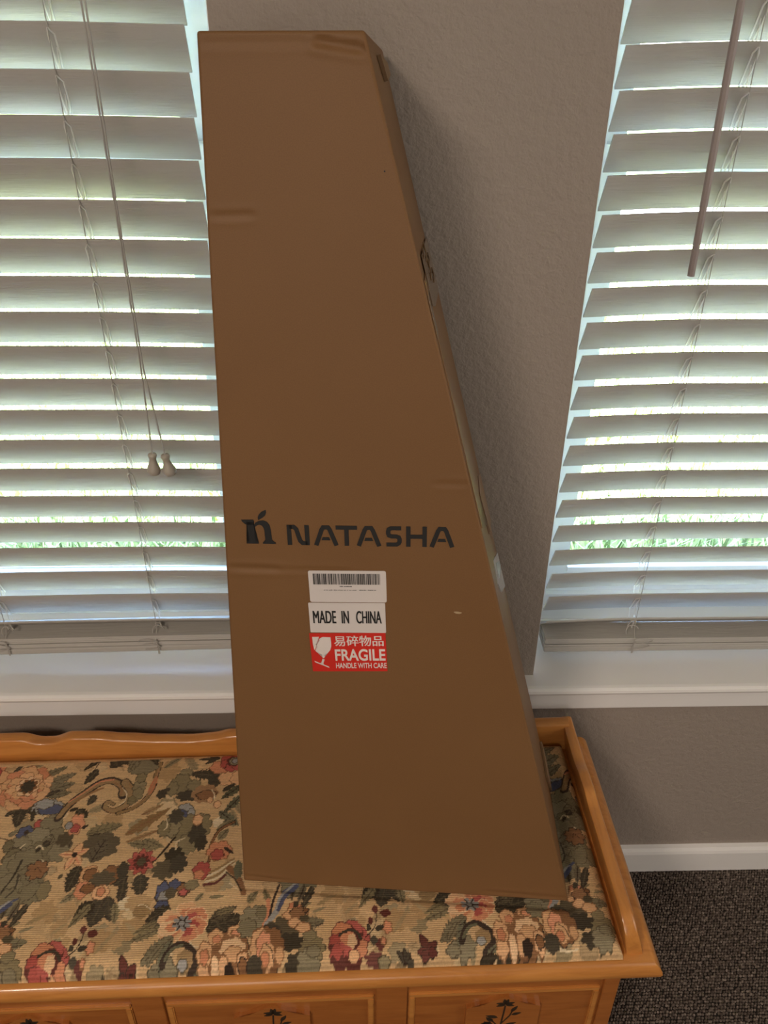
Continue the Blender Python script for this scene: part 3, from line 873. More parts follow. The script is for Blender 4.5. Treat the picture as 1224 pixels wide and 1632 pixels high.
# ------------------------------------------------------------------ tapestry print (woven into the cushion cover)
PAT = "B,g,-444,-335,14.4,18.4,0.3,7;B,g,-419,-356,11.2,12.5,0.3,7;B,g,-413,-331,9.6,9.9,0.3,7;B,g,-363,-377,14.4,14.8,0.3,7;B,g,-323,-363,18.0,14.8,0.3,7;B,g,-447,-354,9.6,10.7,0.3,7;B,g,-344,-378,9.6,10.7,0.3,7;B,g,-340,-69,14.0,17.0,0.3,7;B,g,-315,-108,16.0,19.5,0.3,7;B,g,-384,-196,14.0,15.1,0.3,7;B,g,-493,-45,16.0,23.3,0.3,7;B,g,-458,-74,10.0,12.6,0.3,7;L,h,-465,-349,-437,-333,6.4,4;L,h,-429,-364,-409,-348,5.9,4;L,h,-367,-393,-343,-361,6.8,4;L,h,-336,-354,-308,-381,7.3,4;L,h,-533,-42,-475,-78,9.1,4;L,t,-361,-221,-301,-177,18.2,4;L,t,-358,-234,-309,-214,9.1,4;L,t,-344,-188,-313,-170,10.1,4;B,p,-586,-79,16.0,20.2,0.2,5;B,q,-571,-102,11.5,11.4,0.2,5;L,d,-536,-68,-485,-61,11.1,4;L,d,-555,-77,-550,-54,12.4,4;L,d,-556,-98,-538,-62,4.9,0;L,o,-542,-87,-505,-77,11.3,4;B,d,-529,-74,8.2,8.7,0.12,6;L,m,-502,-122,-458,-101,18.1,5;L,m,-497,-134,-456,-120,20.4,5;L,m,-491,-143,-457,-138,14.5,5;L,m,-513,-107,-475,-87,13.6,5;L,d,-506,-148,-475,-133,9.2,4;L,d,-521,-160,-521,-197,20.8,5;L,d,-520,-158,-542,-177,14.5,5;L,d,-514,-160,-496,-177,15.9,4;S,k,1.1,1.1,-517,-151,-498,-171,-487,-177;B,R1,-529,-125,38.8,41.7,0.12,6;B,v,-485,-164,21.0,12.9,0.15,6;B,b,-479,-169,17.3,8.9,0.1,5;B,v,-490,-158,12.0,8.9,0.2,6;B,b,-504,-208,11.0,10.8,0.25,6;B,k,-503,-207,3.2,4.1,0.12,6;B,r,-489,-195,5.8,7.6,0.12,6;L,d,-501,-188,-503,-166,5.2,4;S,k,1.5,1.2,-539,-213,-526,-218,-518,-222;L,m,-527,-211,-515,-203,6.2,4;B,m,-471,-202,16.0,21.5,0.2,7;B,m,-459,-220,12.8,16.3,0.2,7;B,m,-484,-221,18.0,19.4,0.2,7;B,m,-507,-233,17.0,18.3,0.2,7;B,m,-471,-243,17.6,22.4,0.2,7;B,m,-492,-252,16.0,20.4,0.2,7;B,m,-510,-250,12.8,17.2,0.2,7;B,m,-448,-242,14.0,15.1,0.2,7;B,m,-522,-228,6.4,8.6,0.2,7;L,d,-498,-259,-473,-231,4.7,3;L,d,-473,-231,-465,-224,10.4,4;S,c,2.0,2.0,-483,-235,-478,-230,-471,-237;S,c,2.0,1.0,-504,-232,-499,-226;S,c,1.6,0.8,-472,-251,-463,-258;S,k,0.8,0.8,-474,-217,-465,-214,-459,-224,-464,-230;S,k,0.8,0.8,-521,-240,-516,-230,-500,-238,-490,-248;S,k,12.0,15.0,-464,-186,-452,-159,-434,-138,-417,-123,-399,-120,-381,-133,-378,-149;S,t,7.2,9.6,-464,-184,-452,-159,-434,-138,-417,-124,-399,-121,-382,-133,-379,-147;S,p,2.5,3.1,-456,-157,-434,-136,-418,-121,-398,-118;S,x,3.0,4.0,-458,-169,-443,-154,-423,-139,-411,-133;S,x,3.0,3.0,-397,-122,-383,-135,-381,-149;S,k,15.0,6.0,-379,-125,-367,-143,-367,-162,-375,-172,-388,-177,-401,-169,-398,-160,-389,-165;S,t,12.0,4.0,-379,-125,-367,-143,-367,-162,-375,-172,-388,-177,-400,-169,-398,-160,-389,-165;S,x,2.0,1.6,-372,-128,-364,-144,-364,-164,-373,-175,-387,-181,-401,-173;S,c,1.5,1.5,-381,-135,-373,-147,-373,-160,-380,-167;S,k,8.0,7.0,-331,-91,-334,-115,-335,-140,-346,-163,-364,-177,-379,-182;S,t,6.0,5.0,-331,-91,-334,-115,-335,-140,-346,-163,-364,-177,-379,-182;L,p,-339,-152,-332,-113,8.9,0;S,x,1.6,1.6,-332,-98,-334,-129,-344,-157,-361,-172;L,d,-380,-56,-408,-95,36.8,5;L,d,-396,-55,-420,-71,17.2,4;L,d,-393,-71,-370,-89,18.1,4;L,d,-422,-71,-448,-96,7.8,3;L,d,-426,-96,-441,-124,13.1,3;S,k,1.4,1.4,-409,-69,-426,-82,-433,-102;L,d,-419,-146,-427,-164,12.5,4;L,d,-440,-172,-422,-187,15.1,4;L,d,-450,-174,-439,-168,5.2,4;B,m,-356,-88,22.0,24.0,0.2,7;L,d,-352,-63,-335,-94,10.9,2;L,o,-324,-101,-293,-73,10.0,2;L,m,-367,-75,-378,-106,14.6,4;B,o,-356,-134,9.0,10.9,0.25,6;B,o,-356,-149,7.4,10.9,0.25,6;B,o,-363,-160,5.6,7.1,0.25,6;B,o,-356,-118,7.0,8.5,0.25,6;L,d,-238,-87,-271,-87,5.4,0;L,d,-240,-85,-268,-74,5.4,0;L,d,-242,-86,-261,-97,5.4,0;L,d,-250,-83,-258,-67,5.0,0;L,d,-245,-84,-245,-68,5.0,0;L,d,-237,-122,-282,-115,19.9,5;B,d,-243,-131,10.0,14.6,0.12,6;B,o,-288,-113,9.0,8.5,0.12,6;B,q,-224,-127,12.0,14.4,0.2,6;B,p,-236,-105,15.0,12.2,0.2,6;B,R2,-217,-94,20.0,20.7,0.12,6;B,q,-202,-129,16.0,14.6,0.2,5;B,o,-293,-135,15.0,18.2,0.25,7;B,o,-305,-143,8.0,12.2,0.25,7;B,o,-273,-139,10.0,10.2,0.25,7;B,d,-320,-152,7.2,8.5,0.3,6;L,d,-317,-146,-308,-143,6.0,4;B,d,-280,-158,16.3,9.7,0.3,7;B,x,-255,-156,19.0,17.0,0.15,6;B,n,-252,-159,14.0,8.2,0.2,5;S,c,1.5,1.5,-245,-150,-240,-160,-240,-169;B,q,-246,-169,4.0,4.9,0.12,6;B,q,-234,-178,4.8,6.1,0.12,6;L,G,-201,-144,-230,-169,15.5,4;L,G,-199,-163,-224,-196,14.1,4;L,d,-228,-153,-211,-140,6.6,4;B,v,-281,-183,10.4,9.7,0.2,6;B,b,-284,-193,9.0,8.5,0.3,5;B,v,-271,-190,5.0,7.3,0.12,6;B,o,-273,-217,22.0,22.4,0.25,8;B,o,-253,-214,12.8,19.2,0.25,8;B,o,-296,-211,11.2,17.0,0.25,8;B,o,-307,-214,8.0,12.2,0.25,8;B,o,-269,-241,12.8,16.3,0.25,8;B,d,-258,-228,12.0,15.3,0.3,7;B,d,-292,-194,10.0,12.2,0.3,7;B,d,-286,-261,13.0,13.3,0.3,7;B,d,-251,-242,8.2,12.0,0.3,7;B,q,-260,-203,6.4,8.5,0.12,6;S,k,1.0,1.0,-266,-211,-259,-215,-252,-208;B,c,-230,-210,7.2,8.4,0.2,5;S,c,1.5,1.5,-306,-197,-303,-210,-307,-217;S,c,2.0,1.5,-275,-232,-286,-239,-285,-251;L,G,-230,-191,-199,-218,16.2,4;L,o,-231,-223,-208,-206,10.0,4;S,k,5.0,4.0,-206,-211,-227,-224,-237,-249,-236,-273;S,n,3.0,3.0,-206,-211,-227,-224,-237,-249,-236,-273;L,o,-227,-239,-213,-221,12.1,0;B,p,-224,-257,16.0,14.3,0.2,6;B,r,-226,-263,8.0,8.0,0.3,6;L,k,-218,-252,-202,-264,6.1,3;S,k,3.1,2.0,-289,-230,-306,-258,-318,-275;L,o,-306,-244,-355,-235,20.4,6;L,o,-332,-230,-302,-246,12.5,5;L,o,-417,-217,-368,-202,26.3,5;L,D,-419,-231,-367,-225,18.2,5;B,D,-393,-237,26.0,21.5,0.2,7;S,k,0.8,0.8,-414,-219,-393,-216,-368,-204;B,D,-445,-223,11.2,11.4,0.3,6;L,D,-435,-226,-436,-238,7.3,4;B,p,-435,-198,10.2,16.4,0.3,6;B,r,-435,-205,6.0,6.5,0.3,5;L,k,-425,-206,-417,-200,6.4,4;B,v,-445,-200,4.8,6.1,0.12,6;L,q,-425,-249,-447,-247,10.1,0;L,q,-425,-249,-407,-241,10.0,0;L,q,-425,-249,-413,-269,11.4,0;L,q,-425,-249,-433,-272,10.0,0;L,q,-425,-249,-419,-230,11.4,0;L,p,-425,-249,-445,-247,3.1,0;L,p,-425,-249,-409,-241,3.1,0;L,p,-425,-249,-415,-265,3.1,0;L,p,-425,-249,-431,-270,2.8,0;B,k,-425,-249,4.0,4.1,0.12,6;L,D,-400,-263,-385,-221,23.7,6;B,m,-506,-264,17.6,22.4,0.2,8;B,m,-490,-260,22.0,23.7,0.2,8;B,m,-478,-282,20.0,21.5,0.2,8;B,m,-488,-297,24.0,21.5,0.2,8;B,m,-504,-293,17.6,19.7,0.2,8;B,m,-470,-304,14.3,15.1,0.2,8;B,m,-498,-315,14.4,19.4,0.2,8;S,d,3.2,1.6,-496,-252,-501,-279,-510,-301;S,d,2.4,2.4,-494,-275,-493,-296,-501,-308;S,k,0.8,0.8,-462,-298,-467,-311,-477,-315;S,k,0.8,0.8,-485,-261,-483,-280,-476,-286;S,b,6.4,2.4,-508,-326,-499,-319,-485,-311;L,D,-481,-317,-489,-343,11.4,4;L,D,-496,-320,-498,-340,7.3,3;B,n,-471,-269,13.0,12.9,0.3,7;S,k,0.8,0.8,-475,-271,-472,-265,-465,-272;B,o,-454,-301,8.0,12.9,0.2,6;L,d,-414,-267,-423,-306,21.8,5;L,o,-404,-302,-428,-321,12.7,4;L,D,-434,-278,-440,-285,6.3,4;L,d,-370,-314,-381,-357,32.8,6;L,d,-383,-322,-404,-345,21.8,5;L,d,-366,-316,-356,-351,16.4,4;L,o,-386,-325,-409,-357,13.0,5;L,o,-354,-326,-350,-356,12.7,4;L,D,-353,-308,-340,-331,13.0,4;L,d,-362,-300,-344,-288,9.1,4;B,n,-368,-284,13.2,13.3,0.2,6;B,q,-398,-282,12.0,13.3,0.15,5;B,n,-396,-282,8.8,9.2,0.2,5;B,D,-378,-289,16.0,10.8,0.3,7;B,p,-403,-304,8.8,11.8,0.2,5;B,n,-395,-302,9.0,6.3,0.2,5;B,q,-377,-309,11.0,9.7,0.1,5;B,p,-377,-308,4.9,6.1,0.2,5;B,p,-494,-350,7.2,7.2,0.3,6;B,q,-493,-360,14.4,8.9,0.2,6;B,n,-484,-355,7.2,4.9,0.3,5;L,m,-493,-375,-455,-371,18.6,6;S,k,0.8,0.8,-491,-378,-472,-377,-456,-375;L,o,-485,-350,-471,-344,4.7,0;L,o,-470,-358,-451,-351,4.9,2;B,o,-472,-406,16.0,14.0,0.25,7;B,o,-474,-389,8.0,7.2,0.12,6;B,R3,-424,-400,24.8,26.4,0.12,6;S,k,1.3,1.0,-402,-396,-391,-385,-387,-372,-386,-362;B,M,-388,-360,4.0,5.4,0.2,4;B,M,-375,-366,6.4,5.1,0.2,4;B,M,-395,-375,3.2,4.9,0.2,4;B,M,-384,-407,5.6,7.4,0.2,4;B,p,-374,-385,4.8,7.4,0.4,5;L,d,-389,-387,-378,-383,6.5,2;L,d,-397,-388,-399,-379,4.1,0;B,d,-392,-401,4.8,5.8,0.2,4;B,p,-380,-403,2.4,4.4,0.3,4;B,g,-406,-374,4.8,6.3,0.2,4;B,M,-393,-421,11.2,5.8,0.3,6;B,o,-381,-424,6.4,4.1,0.12,6;L,d,-352,-427,-365,-416,5.7,0;L,d,-352,-427,-356,-414,5.7,0;L,d,-352,-427,-349,-418,5.7,0;L,d,-352,-427,-343,-427,6.5,0;L,M,-325,-419,-333,-397,9.7,0;L,M,-325,-419,-313,-408,9.7,0;L,M,-325,-419,-339,-419,9.7,0;L,M,-325,-419,-333,-427,9.7,0;L,M,-325,-419,-313,-422,9.7,0;B,R4,-330,-267,19.2,20.4,0.12,6;L,d,-327,-287,-324,-319,21.8,3;B,d,-353,-278,8.0,12.2,0.2,5;L,d,-348,-292,-349,-326,12.5,4;B,c,-337,-328,12.8,9.1,0.2,6;B,g,-323,-328,17.6,11.5,0.2,6;B,t,-317,-340,11.2,9.9,0.2,5;S,c,1.1,1.1,-325,-333,-317,-331,-306,-338;B,D,-296,-282,16.0,14.3,0.3,8;L,D,-290,-286,-273,-268,16.4,5;B,d,-278,-274,11.2,14.0,0.3,7;B,b,-293,-316,8.8,14.3,0.3,6;B,b,-279,-306,7.2,7.1,0.3,5;B,v,-291,-323,6.6,8.2,0.3,6;B,b,-292,-334,8.0,6.1,0.3,5;B,D,-283,-318,7.2,8.2,0.2,6;B,n,-266,-314,8.0,9.2,0.25,6;B,r,-266,-318,4.8,4.1,0.3,5;B,o,-256,-308,8.0,6.4,0.3,6;L,d,-280,-339,-310,-355,20.0,5;L,D,-285,-357,-315,-362,12.8,4;L,o,-288,-365,-328,-381,14.4,5;L,o,-295,-357,-325,-371,9.7,4;L,d,-231,-371,-183,-358,30.9,6;L,D,-226,-360,-192,-343,18.2,6;L,o,-219,-352,-195,-346,8.1,4;L,o,-248,-332,-238,-320,8.2,3;L,o,-231,-328,-211,-327,5.7,0;B,R5,-262,-361,30.4,26.4,0.12,6;L,m,-271,-378,-308,-410,21.1,6;L,m,-282,-385,-300,-412,9.7,5;B,m,-279,-417,14.4,12.4,0.3,7;B,m,-293,-420,8.0,5.8,0.3,5;L,G,-272,-383,-286,-418,14.6,5;S,k,8.0,7.2,-281,-411,-273,-395,-259,-388,-243,-399,-240,-412,-253,-425;S,G,4.0,4.0,-278,-406,-270,-394,-259,-390;B,t,-253,-407,9.9,10.4,0.2,6;B,v,-256,-412,5.6,4.9,0.2,5;L,G,-250,-429,-236,-418,8.1,3;L,d,-260,-432,-237,-428,6.5,4;S,c,1.3,1.3,-250,-385,-243,-393,-238,-394;B,n,-202,-407,28.8,27.2,0.15,7;B,d,-223,-430,14.4,6.6,0.2,5;B,q,-229,-403,8.8,14.4,0.2,5;B,q,-217,-383,8.8,9.6,0.2,5;B,q,-190,-377,11.5,7.1,0.2,5;B,q,-230,-422,7.2,8.8,0.2,5;B,p,-229,-406,4.8,7.4,0.3,5;B,p,-215,-386,4.8,4.8,0.3,5;B,p,-190,-379,6.4,3.3,0.3,5;B,Q,-194,-399,15.2,12.8,0.2,6;B,q,-193,-405,10.4,8.2,0.25,6;B,Q,-216,-420,4.8,14.0,0.1,4;B,q,-205,-419,5.6,12.0,0.15,4;B,q,-181,-418,7.2,13.2,0.2,5;B,n,-181,-418,4.8,7.2,0.2,5;B,k,-198,-423,6.4,9.1,0.2,5;B,r,-245,-287,11.2,13.0,0.2,6;B,p,-248,-293,6.0,6.1,0.3,5;S,c,3.3,3.3,-238,-305,-221,-299,-207,-284,-201,-278;S,t,3.2,3.2,-236,-301,-221,-294,-208,-281,-201,-276;S,c,3.2,3.2,-235,-296,-220,-288,-208,-278,-202,-274;S,t,3.2,3.2,-234,-291,-218,-282,-208,-275,-202,-272;S,M,4.0,3.2,-239,-309,-224,-307,-212,-296;S,n,9.6,7.2,-207,-286,-194,-301,-185,-325;S,k,2.0,2.0,-211,-292,-199,-303,-189,-320;B,G,-195,-289,5.6,14.0,0.2,5;S,c,1.2,1.2,-206,-308,-193,-319;L,o,-179,-339,-166,-322,12.7,4;L,o,-150,-341,-159,-318,9.1,4;B,m,-170,-362,16.0,16.5,0.25,7;B,m,-177,-374,11.2,11.5,0.25,7;B,m,-158,-354,8.0,8.2,0.25,7;S,p,4.8,3.2,-152,-337,-151,-358,-157,-371;S,k,3.0,3.0,-138,-314,-146,-342,-151,-368,-160,-377;S,v,9.6,6.4,-117,-318,-132,-333,-141,-355,-153,-371;S,b,6.4,4.8,-115,-318,-130,-334,-138,-352;L,d,-92,-320,-107,-351,9.6,3;L,d,-113,-341,-117,-350,6.4,4;B,D,-133,-384,20.8,20.4,0.25,8;B,d,-122,-396,16.0,11.2,0.3,7;B,d,-147,-378,11.2,8.2,0.12,6;B,n,-149,-400,19.2,24.7,0.15,7;B,q,-160,-397,11.2,20.8,0.15,6;B,p,-155,-398,8.8,16.0,0.25,6;B,q,-150,-409,8.8,12.8,0.2,5;B,p,-153,-413,4.8,6.4,0.12,6;B,q,-135,-410,4.8,8.2,0.2,5;B,d,-166,-420,9.6,11.2,0.12,6;S,k,1.1,1.1,-152,-397,-145,-404,-142,-417;S,c,2.4,1.6,-157,-428,-146,-430,-134,-429;B,n,-113,-358,8.8,8.0,0.3,6;B,q,-116,-371,8.0,6.4,0.1,5;B,q,-105,-378,8.8,6.1,0.15,5;B,D,-104,-366,6.4,4.9,0.12,6;B,d,-114,-420,12.8,9.9,0.3,6;B,m,-99,-420,12.8,13.6,0.25,7;B,m,-92,-409,8.0,6.4,0.12,6"
TW, TH = 377.5, 380.0               # repeat in millimetres
PV0 = -460.0
RES = 0.7
PNX, PNY = int(TW / RES), int(TH / RES)
PC = dict(bg=(194, 160, 118), g=(176, 144, 104), h=(158, 134, 98), t=(148, 120, 84), k=(60, 48, 39), d=(70, 62, 49), D=(92, 81, 62), m=(126, 115, 90), o=(132, 118, 88), G=(102, 98, 76),
          p=(196, 132, 98), q=(208, 162, 120), Q=(218, 180, 140), n=(132, 94, 64), r=(166, 84, 74), M=(100, 58, 50), b=(82, 84, 104), v=(148, 144, 138), c=(210, 190, 156), x=(150, 114, 80))
def paint_print():
    img = np.zeros((PNY, PNX, 3)); img[:] = PC['bg']
    rg = np.random.default_rng(11)
    yy, xx = np.mgrid[0:PNY, 0:PNX]
    U = xx * RES; V = PV0 + yy * RES
    # background mottling
    for s, a in ((40, 7), (14, 5)):
        img += a * (np.sin(U * 2 * np.pi * 3 / TW + V / s + 2 * np.sin(V / (s * .7))) * np.cos(V / s * 1.3 + np.sin(U * 2 * np.pi * 2 / TW)))[..., None] * .6
    def window_(u, v, ru, rv):
        i0 = int(math.floor((v - rv - PV0) / RES)); i1 = int(math.ceil((v + rv - PV0) / RES))
        i0, i1 = max(0, i0), min(PNY - 1, i1)
        j0 = int(math.floor((u - ru) / RES)); j1 = int(math.ceil((u + ru) / RES))
        if i1 <= i0: return None
        I = np.arange(i0, i1 + 1)[:, None]; J = np.arange(j0, j1 + 1)[None, :]
        return I, np.mod(J, PNX), J * RES - u, PV0 + I * RES - v
    def put(w, mask, col, jit=5):
        I, J, _, _ = w
        II = np.broadcast_to(I, mask.shape)[mask]; JJ = np.broadcast_to(J, mask.shape)[mask]
        c = np.array(col, float) + rg.normal(0, jit)
        img[II, JJ] = c
    def blob(u, v, ru, rv, col, wob=.15, lob=6, outline=None, shade=None):
        w = window_(u, v, ru * 1.5 + 2, rv * 1.5 + 2)
        if w is None: return
        dx, dy = w[2] / ru, w[3] / rv
        r = np.hypot(dx, dy); a = np.arctan2(dy, dx)
        ph = rg.uniform(0, 6.28)
        e = 1 + wob * np.abs(np.sin(a * lob / 2 + ph)) - wob * .5 + .04 * np.sin(a * 13 + ph * 3)
        if outline is not None: put(w, r < e + 1.1 / min(ru, rv), outline)
        put(w, r < e, col)
        if shade is not None: put(w, (r < e) & (dy < -.25 + .2 * np.sin(dx * 6)), shade)
    def leaf(u0, v0, u1, v1, wd, col, lob, outline=None, rib=None):
        du, dv = u1 - u0, v1 - v0
        L = math.hypot(du, dv)
        if L < 1: return
        w = window_((u0 + u1) / 2, (v0 + v1) / 2, L / 2 + wd, L / 2 + wd)
        if w is None: return
        X = w[2] + (u1 - u0) / 2; Y = w[3] + (v1 - v0) / 2
        s = (X * du + Y * dv) / L / L; t = (-X * dv + Y * du) / L
        ss = np.clip(s, 0, 1)
        half = wd * .5 * np.sin(np.pi * np.clip(ss, 0, 1) ** .75) ** .8
        if lob: half = half * (1.18 - .50 * np.mod(ss * lob * 1.35 + .2 * np.sign(t) + .1 * np.sin(ss * 40), 1.0) ** .8)
        ins = (s > 0) & (s < 1)
        if outline is not None: put(w, ins & (np.abs(t) < half + 1.0), outline)
        m = ins & (np.abs(t) < half)
        put(w, m, col)
        if rib is not None and wd > 7:
            put(w, m & (np.abs(t) < .7) & (s < .85), rib, 2)
            if wd > 12:
                put(w, m & (np.abs((s * L * .9 + np.abs(t) * -.8) % 9 - 4) < .55), rib, 2)
    def stroke(pts, w0, w1, col):
        P = [np.array(p, float) for p in pts]
        # Catmull-Rom
        Q = []
        ext = [2 * P[0] - P[1]] + P + [2 * P[-1] - P[-2]]
        for i in range(1, len(ext) - 2):
            a, b, c, d = ext[i - 1:i + 3]
            for k in range(6):
                t = k / 6
                Q.append(.5 * ((2 * b) + (c - a) * t + (2 * a - 5 * b + 4 * c - d) * t * t + (3 * b - 3 * c + d - a) * t ** 3))
        Q.append(P[-1])
        c0 = np.array(col, float) + rg.normal(0, 4)
        for i in range(len(Q) - 1):
            wd = w0 + (w1 - w0) * i / len(Q)
            a, b = Q[i], Q[i + 1]; d = b - a; L2 = max(1e-6, d @ d)
            mid = (a + b) / 2; hl = math.sqrt(L2) / 2 + wd
            w = window_(mid[0], mid[1], hl, hl)
            if w is None: continue
            X = w[2] + mid[0] - a[0]; Y = w[3] + mid[1] - a[1]
            s = np.clip((X * d[0] + Y * d[1]) / L2, 0, 1)
            m = np.hypot(X - s * d[0], Y - s * d[1]) < wd / 2
            I, J = w[0], w[1]
            img[np.broadcast_to(I, m.shape)[m], np.broadcast_to(J, m.shape)[m]] = c0
    dk = PC['k']
    lighter = lambda c, f: tuple(min(255, k * f) for k in c)
    def flower(kind, u, v, ru, rv):
        e = lambda a, r: (u + ru * r * math.cos(a), v + rv * r * math.sin(a))
        if kind == 'R1':        # open peach peony
            for k in range(9):
                a = k * 6.283 / 9 + .3; x, y = e(a, .66)
                blob(x, y, ru * .36, rv * .36, PC['p'] if k % 2 else PC['q'], .2, 5, PC['n'])
            for k in range(7):
                a = k * 6.283 / 7; x, y = e(a, .42)
                blob(x, y, ru * .30, rv * .30, PC['q'], .2, 5, PC['n'], PC['p'])
            blob(u + ru * .1, v + rv * .05, ru * .40, rv * .42, PC['Q'], .2, 7, PC['n'])
            blob(u + ru * .12, v + rv * .05, ru * .32, rv * .33, PC['n'], .3, 8)
            blob(u + ru * .10, v + rv * .05, ru * .24, rv * .27, PC['d'], .3, 8)
        elif kind == 'R2':      # red rose with curled heart
            for k in range(7):
                a = k * 6.283 / 7; x, y = e(a, .6)
                blob(x, y, ru * .42, rv * .42, PC['r'], .2, 5, PC['M'])
            blob(u, v, ru * .52, rv * .5, PC['M'], .2, 6)
            blob(u + ru * .1, v, ru * .40, rv * .38, PC['m'], .15, 6, dk)
            blob(u + ru * .12, v, ru * .22, rv * .2, PC['v'], .1, 5, dk)
        elif kind == 'R3':      # full cabbage rose
            for a, r, s, c in ((.2, .55, .5, 'r'), (1.2, .55, .5, 'r'), (2.2, .55, .5, 'p'), (3.3, .55, .48, 'r'), (4.0, .75, .46, 'r'), (5.0, .62, .44, 'r'), (5.7, .6, .42, 'p')):
                x, y = e(a, r); blob(x, y, ru * s, rv * s, PC[c], .18, 5, PC['M'], PC['M'] if c == 'r' else None)
            blob(u + ru * .1, v + rv * .12, ru * .56, rv * .52, PC['M'], .15, 5)
            blob(u - ru * .05, v + rv * .0, ru * .42, rv * .46, PC['p'], .2, 5, None, PC['r'])
            blob(u + ru * .16, v + rv * .0, ru * .24, rv * .36, PC['Q'], .2, 5)
            blob(u + ru * .22, v - rv * .66, ru * .26, rv * .22, PC['q'], .15, 5, PC['M'])
            stroke([(u - ru * .5, v + rv * .3), (u - ru * .2, v + rv * .5), (u + ru * .3, v + rv * .5), (u + ru * .62, v + rv * .1)], 3, 4, PC['d'])
        elif kind == 'R4':      # ragged red flower
            for k in range(9):
                a = k * 6.283 / 9 + .2; leaf(u, v, *e(a, 1.05), ru * .62, PC['r'] if k % 2 else (176, 92, 80), 2, PC['M'])
            blob(u, v, ru * .5, rv * .5, PC['M'], .5, 9)
            blob(u, v, ru * .30, rv * .32, PC['D'], .3, 7)
        elif kind == 'R5':      # single five-petalled flower, peach to pink
            for a, c, s in ((1.35, 'q', .44), (.45, 'p', .46), (-.35, 'p', .44), (-1.1, 'p', .40), (-2.35, 'q', .46), (2.75, 'q', .42), (3.5, 'Q', .36)):
                x, y = e(a, .62); blob(x, y, ru * s, rv * s, PC[c], .2, 5, PC['Q'])
                x, y = e(a, .48); blob(x, y, ru * s * .6, rv * s * .6, PC['r'] if c == 'p' else PC['p'], .3, 6)
            blob(u, v, ru * .34, rv * .34, PC['v'], .5, 8)
            for k in range(6):
                a = k * 1.05; stroke([(u, v), e(a, .4)], 2.2, 1.4, dk)
            blob(u - ru * .02, v, ru * .12, rv * .12, PC['v'], .2, 5, dk)
    for k in range(120):
        u, v = rg.uniform(0, TW), rg.uniform(PV0, PV0 + TH)
        a = rg.uniform(0, 6.28); L = rg.uniform(14, 34)
        cc = ((178, 147, 108), (164, 138, 102), (150, 132, 100), (200, 172, 132))[k % 4]
        if k % 5 < 3: leaf(u, v, u + L * math.cos(a), v + L * math.sin(a), L * .5, cc, 4, None, tuple(c * .9 for c in cc))
        else: blob(u, v, L * .4, L * .35, cc, .3, 6, tuple(c * .9 for c in cc))
    for it in PAT.split(';'):
        f = it.split(',')
        kind, c = f[0], f[1]; q = [float(x) for x in f[2:]]
        if kind == 'B':
            if c[0] == 'R': flower(c, *q[:4])
            else:
                ol = {'m': PC['D'], 'o': PC['D'], 'q': PC['n'], 'p': PC['n'], 'v': PC['D'], 'b': dk, 'r': PC['M'], 'Q': PC['n'], 'n': dk}.get(c)
                blob(*q[:4], PC[c], q[4], q[5], ol)
        elif kind == 'L':
            ol = {'m': PC['D'], 'o': None, 'd': dk, 'D': None, 'q': PC['n'], 'M': dk}.get(c)
            rib = {'m': PC['D'], 'o': PC['D'], 'd': PC['D'], 'D': dk, 'G': dk, 't': PC['n']}.get(c)
            leaf(*q[:5], PC[c], int(q[5]), ol, rib)
        else:
            stroke(list(zip(q[2::2], q[3::2])), q[0], q[1], PC[c])
    img = np.clip(img, 0, 255) / 255
    lin = np.where(img <= .04045, img / 12.92, ((img + .055) / 1.055) ** 2.4)
    # woven: every thread picks one colour, slightly uneven from row to row
    lin *= (1 + rg.normal(0, .05, (PNY, 1, 1)))
    lin *= (1 + rg.normal(0, .06, (PNY, PNX, 1)))
    return np.clip(lin * 1.2, 0, 1)
PRINT = paint_print()
TA = R(3.04)
def print_at(X, Y):
    u = (X * math.cos(TA) + Y * math.sin(TA)) * 1000; v = (-X * math.sin(TA) + Y * math.cos(TA)) * 1000
    j = np.mod((u / RES).astype(int), PNX); i = np.mod(((v - PV0) / RES).astype(int), PNY)
    return PRINT[i, j]

# ------------------------------------------------------------------ box frame (needed for the dent in the cushion)
BO = np.array([-0.1662, -0.32146, 0.45044])
BXv = np.array([0.99609238, -0.0848681, -0.02444122])
BBv = np.array([0.08220847, 0.99211651, -0.09458648])
BUv = np.array([0.03227591, 0.0922076, 0.99521657])
BDEP = 0.228
QUAD = [(-0.0024, -0.0022), (0.4325, 0.0042), (0.1372, 0.9940), (0.0003, 0.9895)]

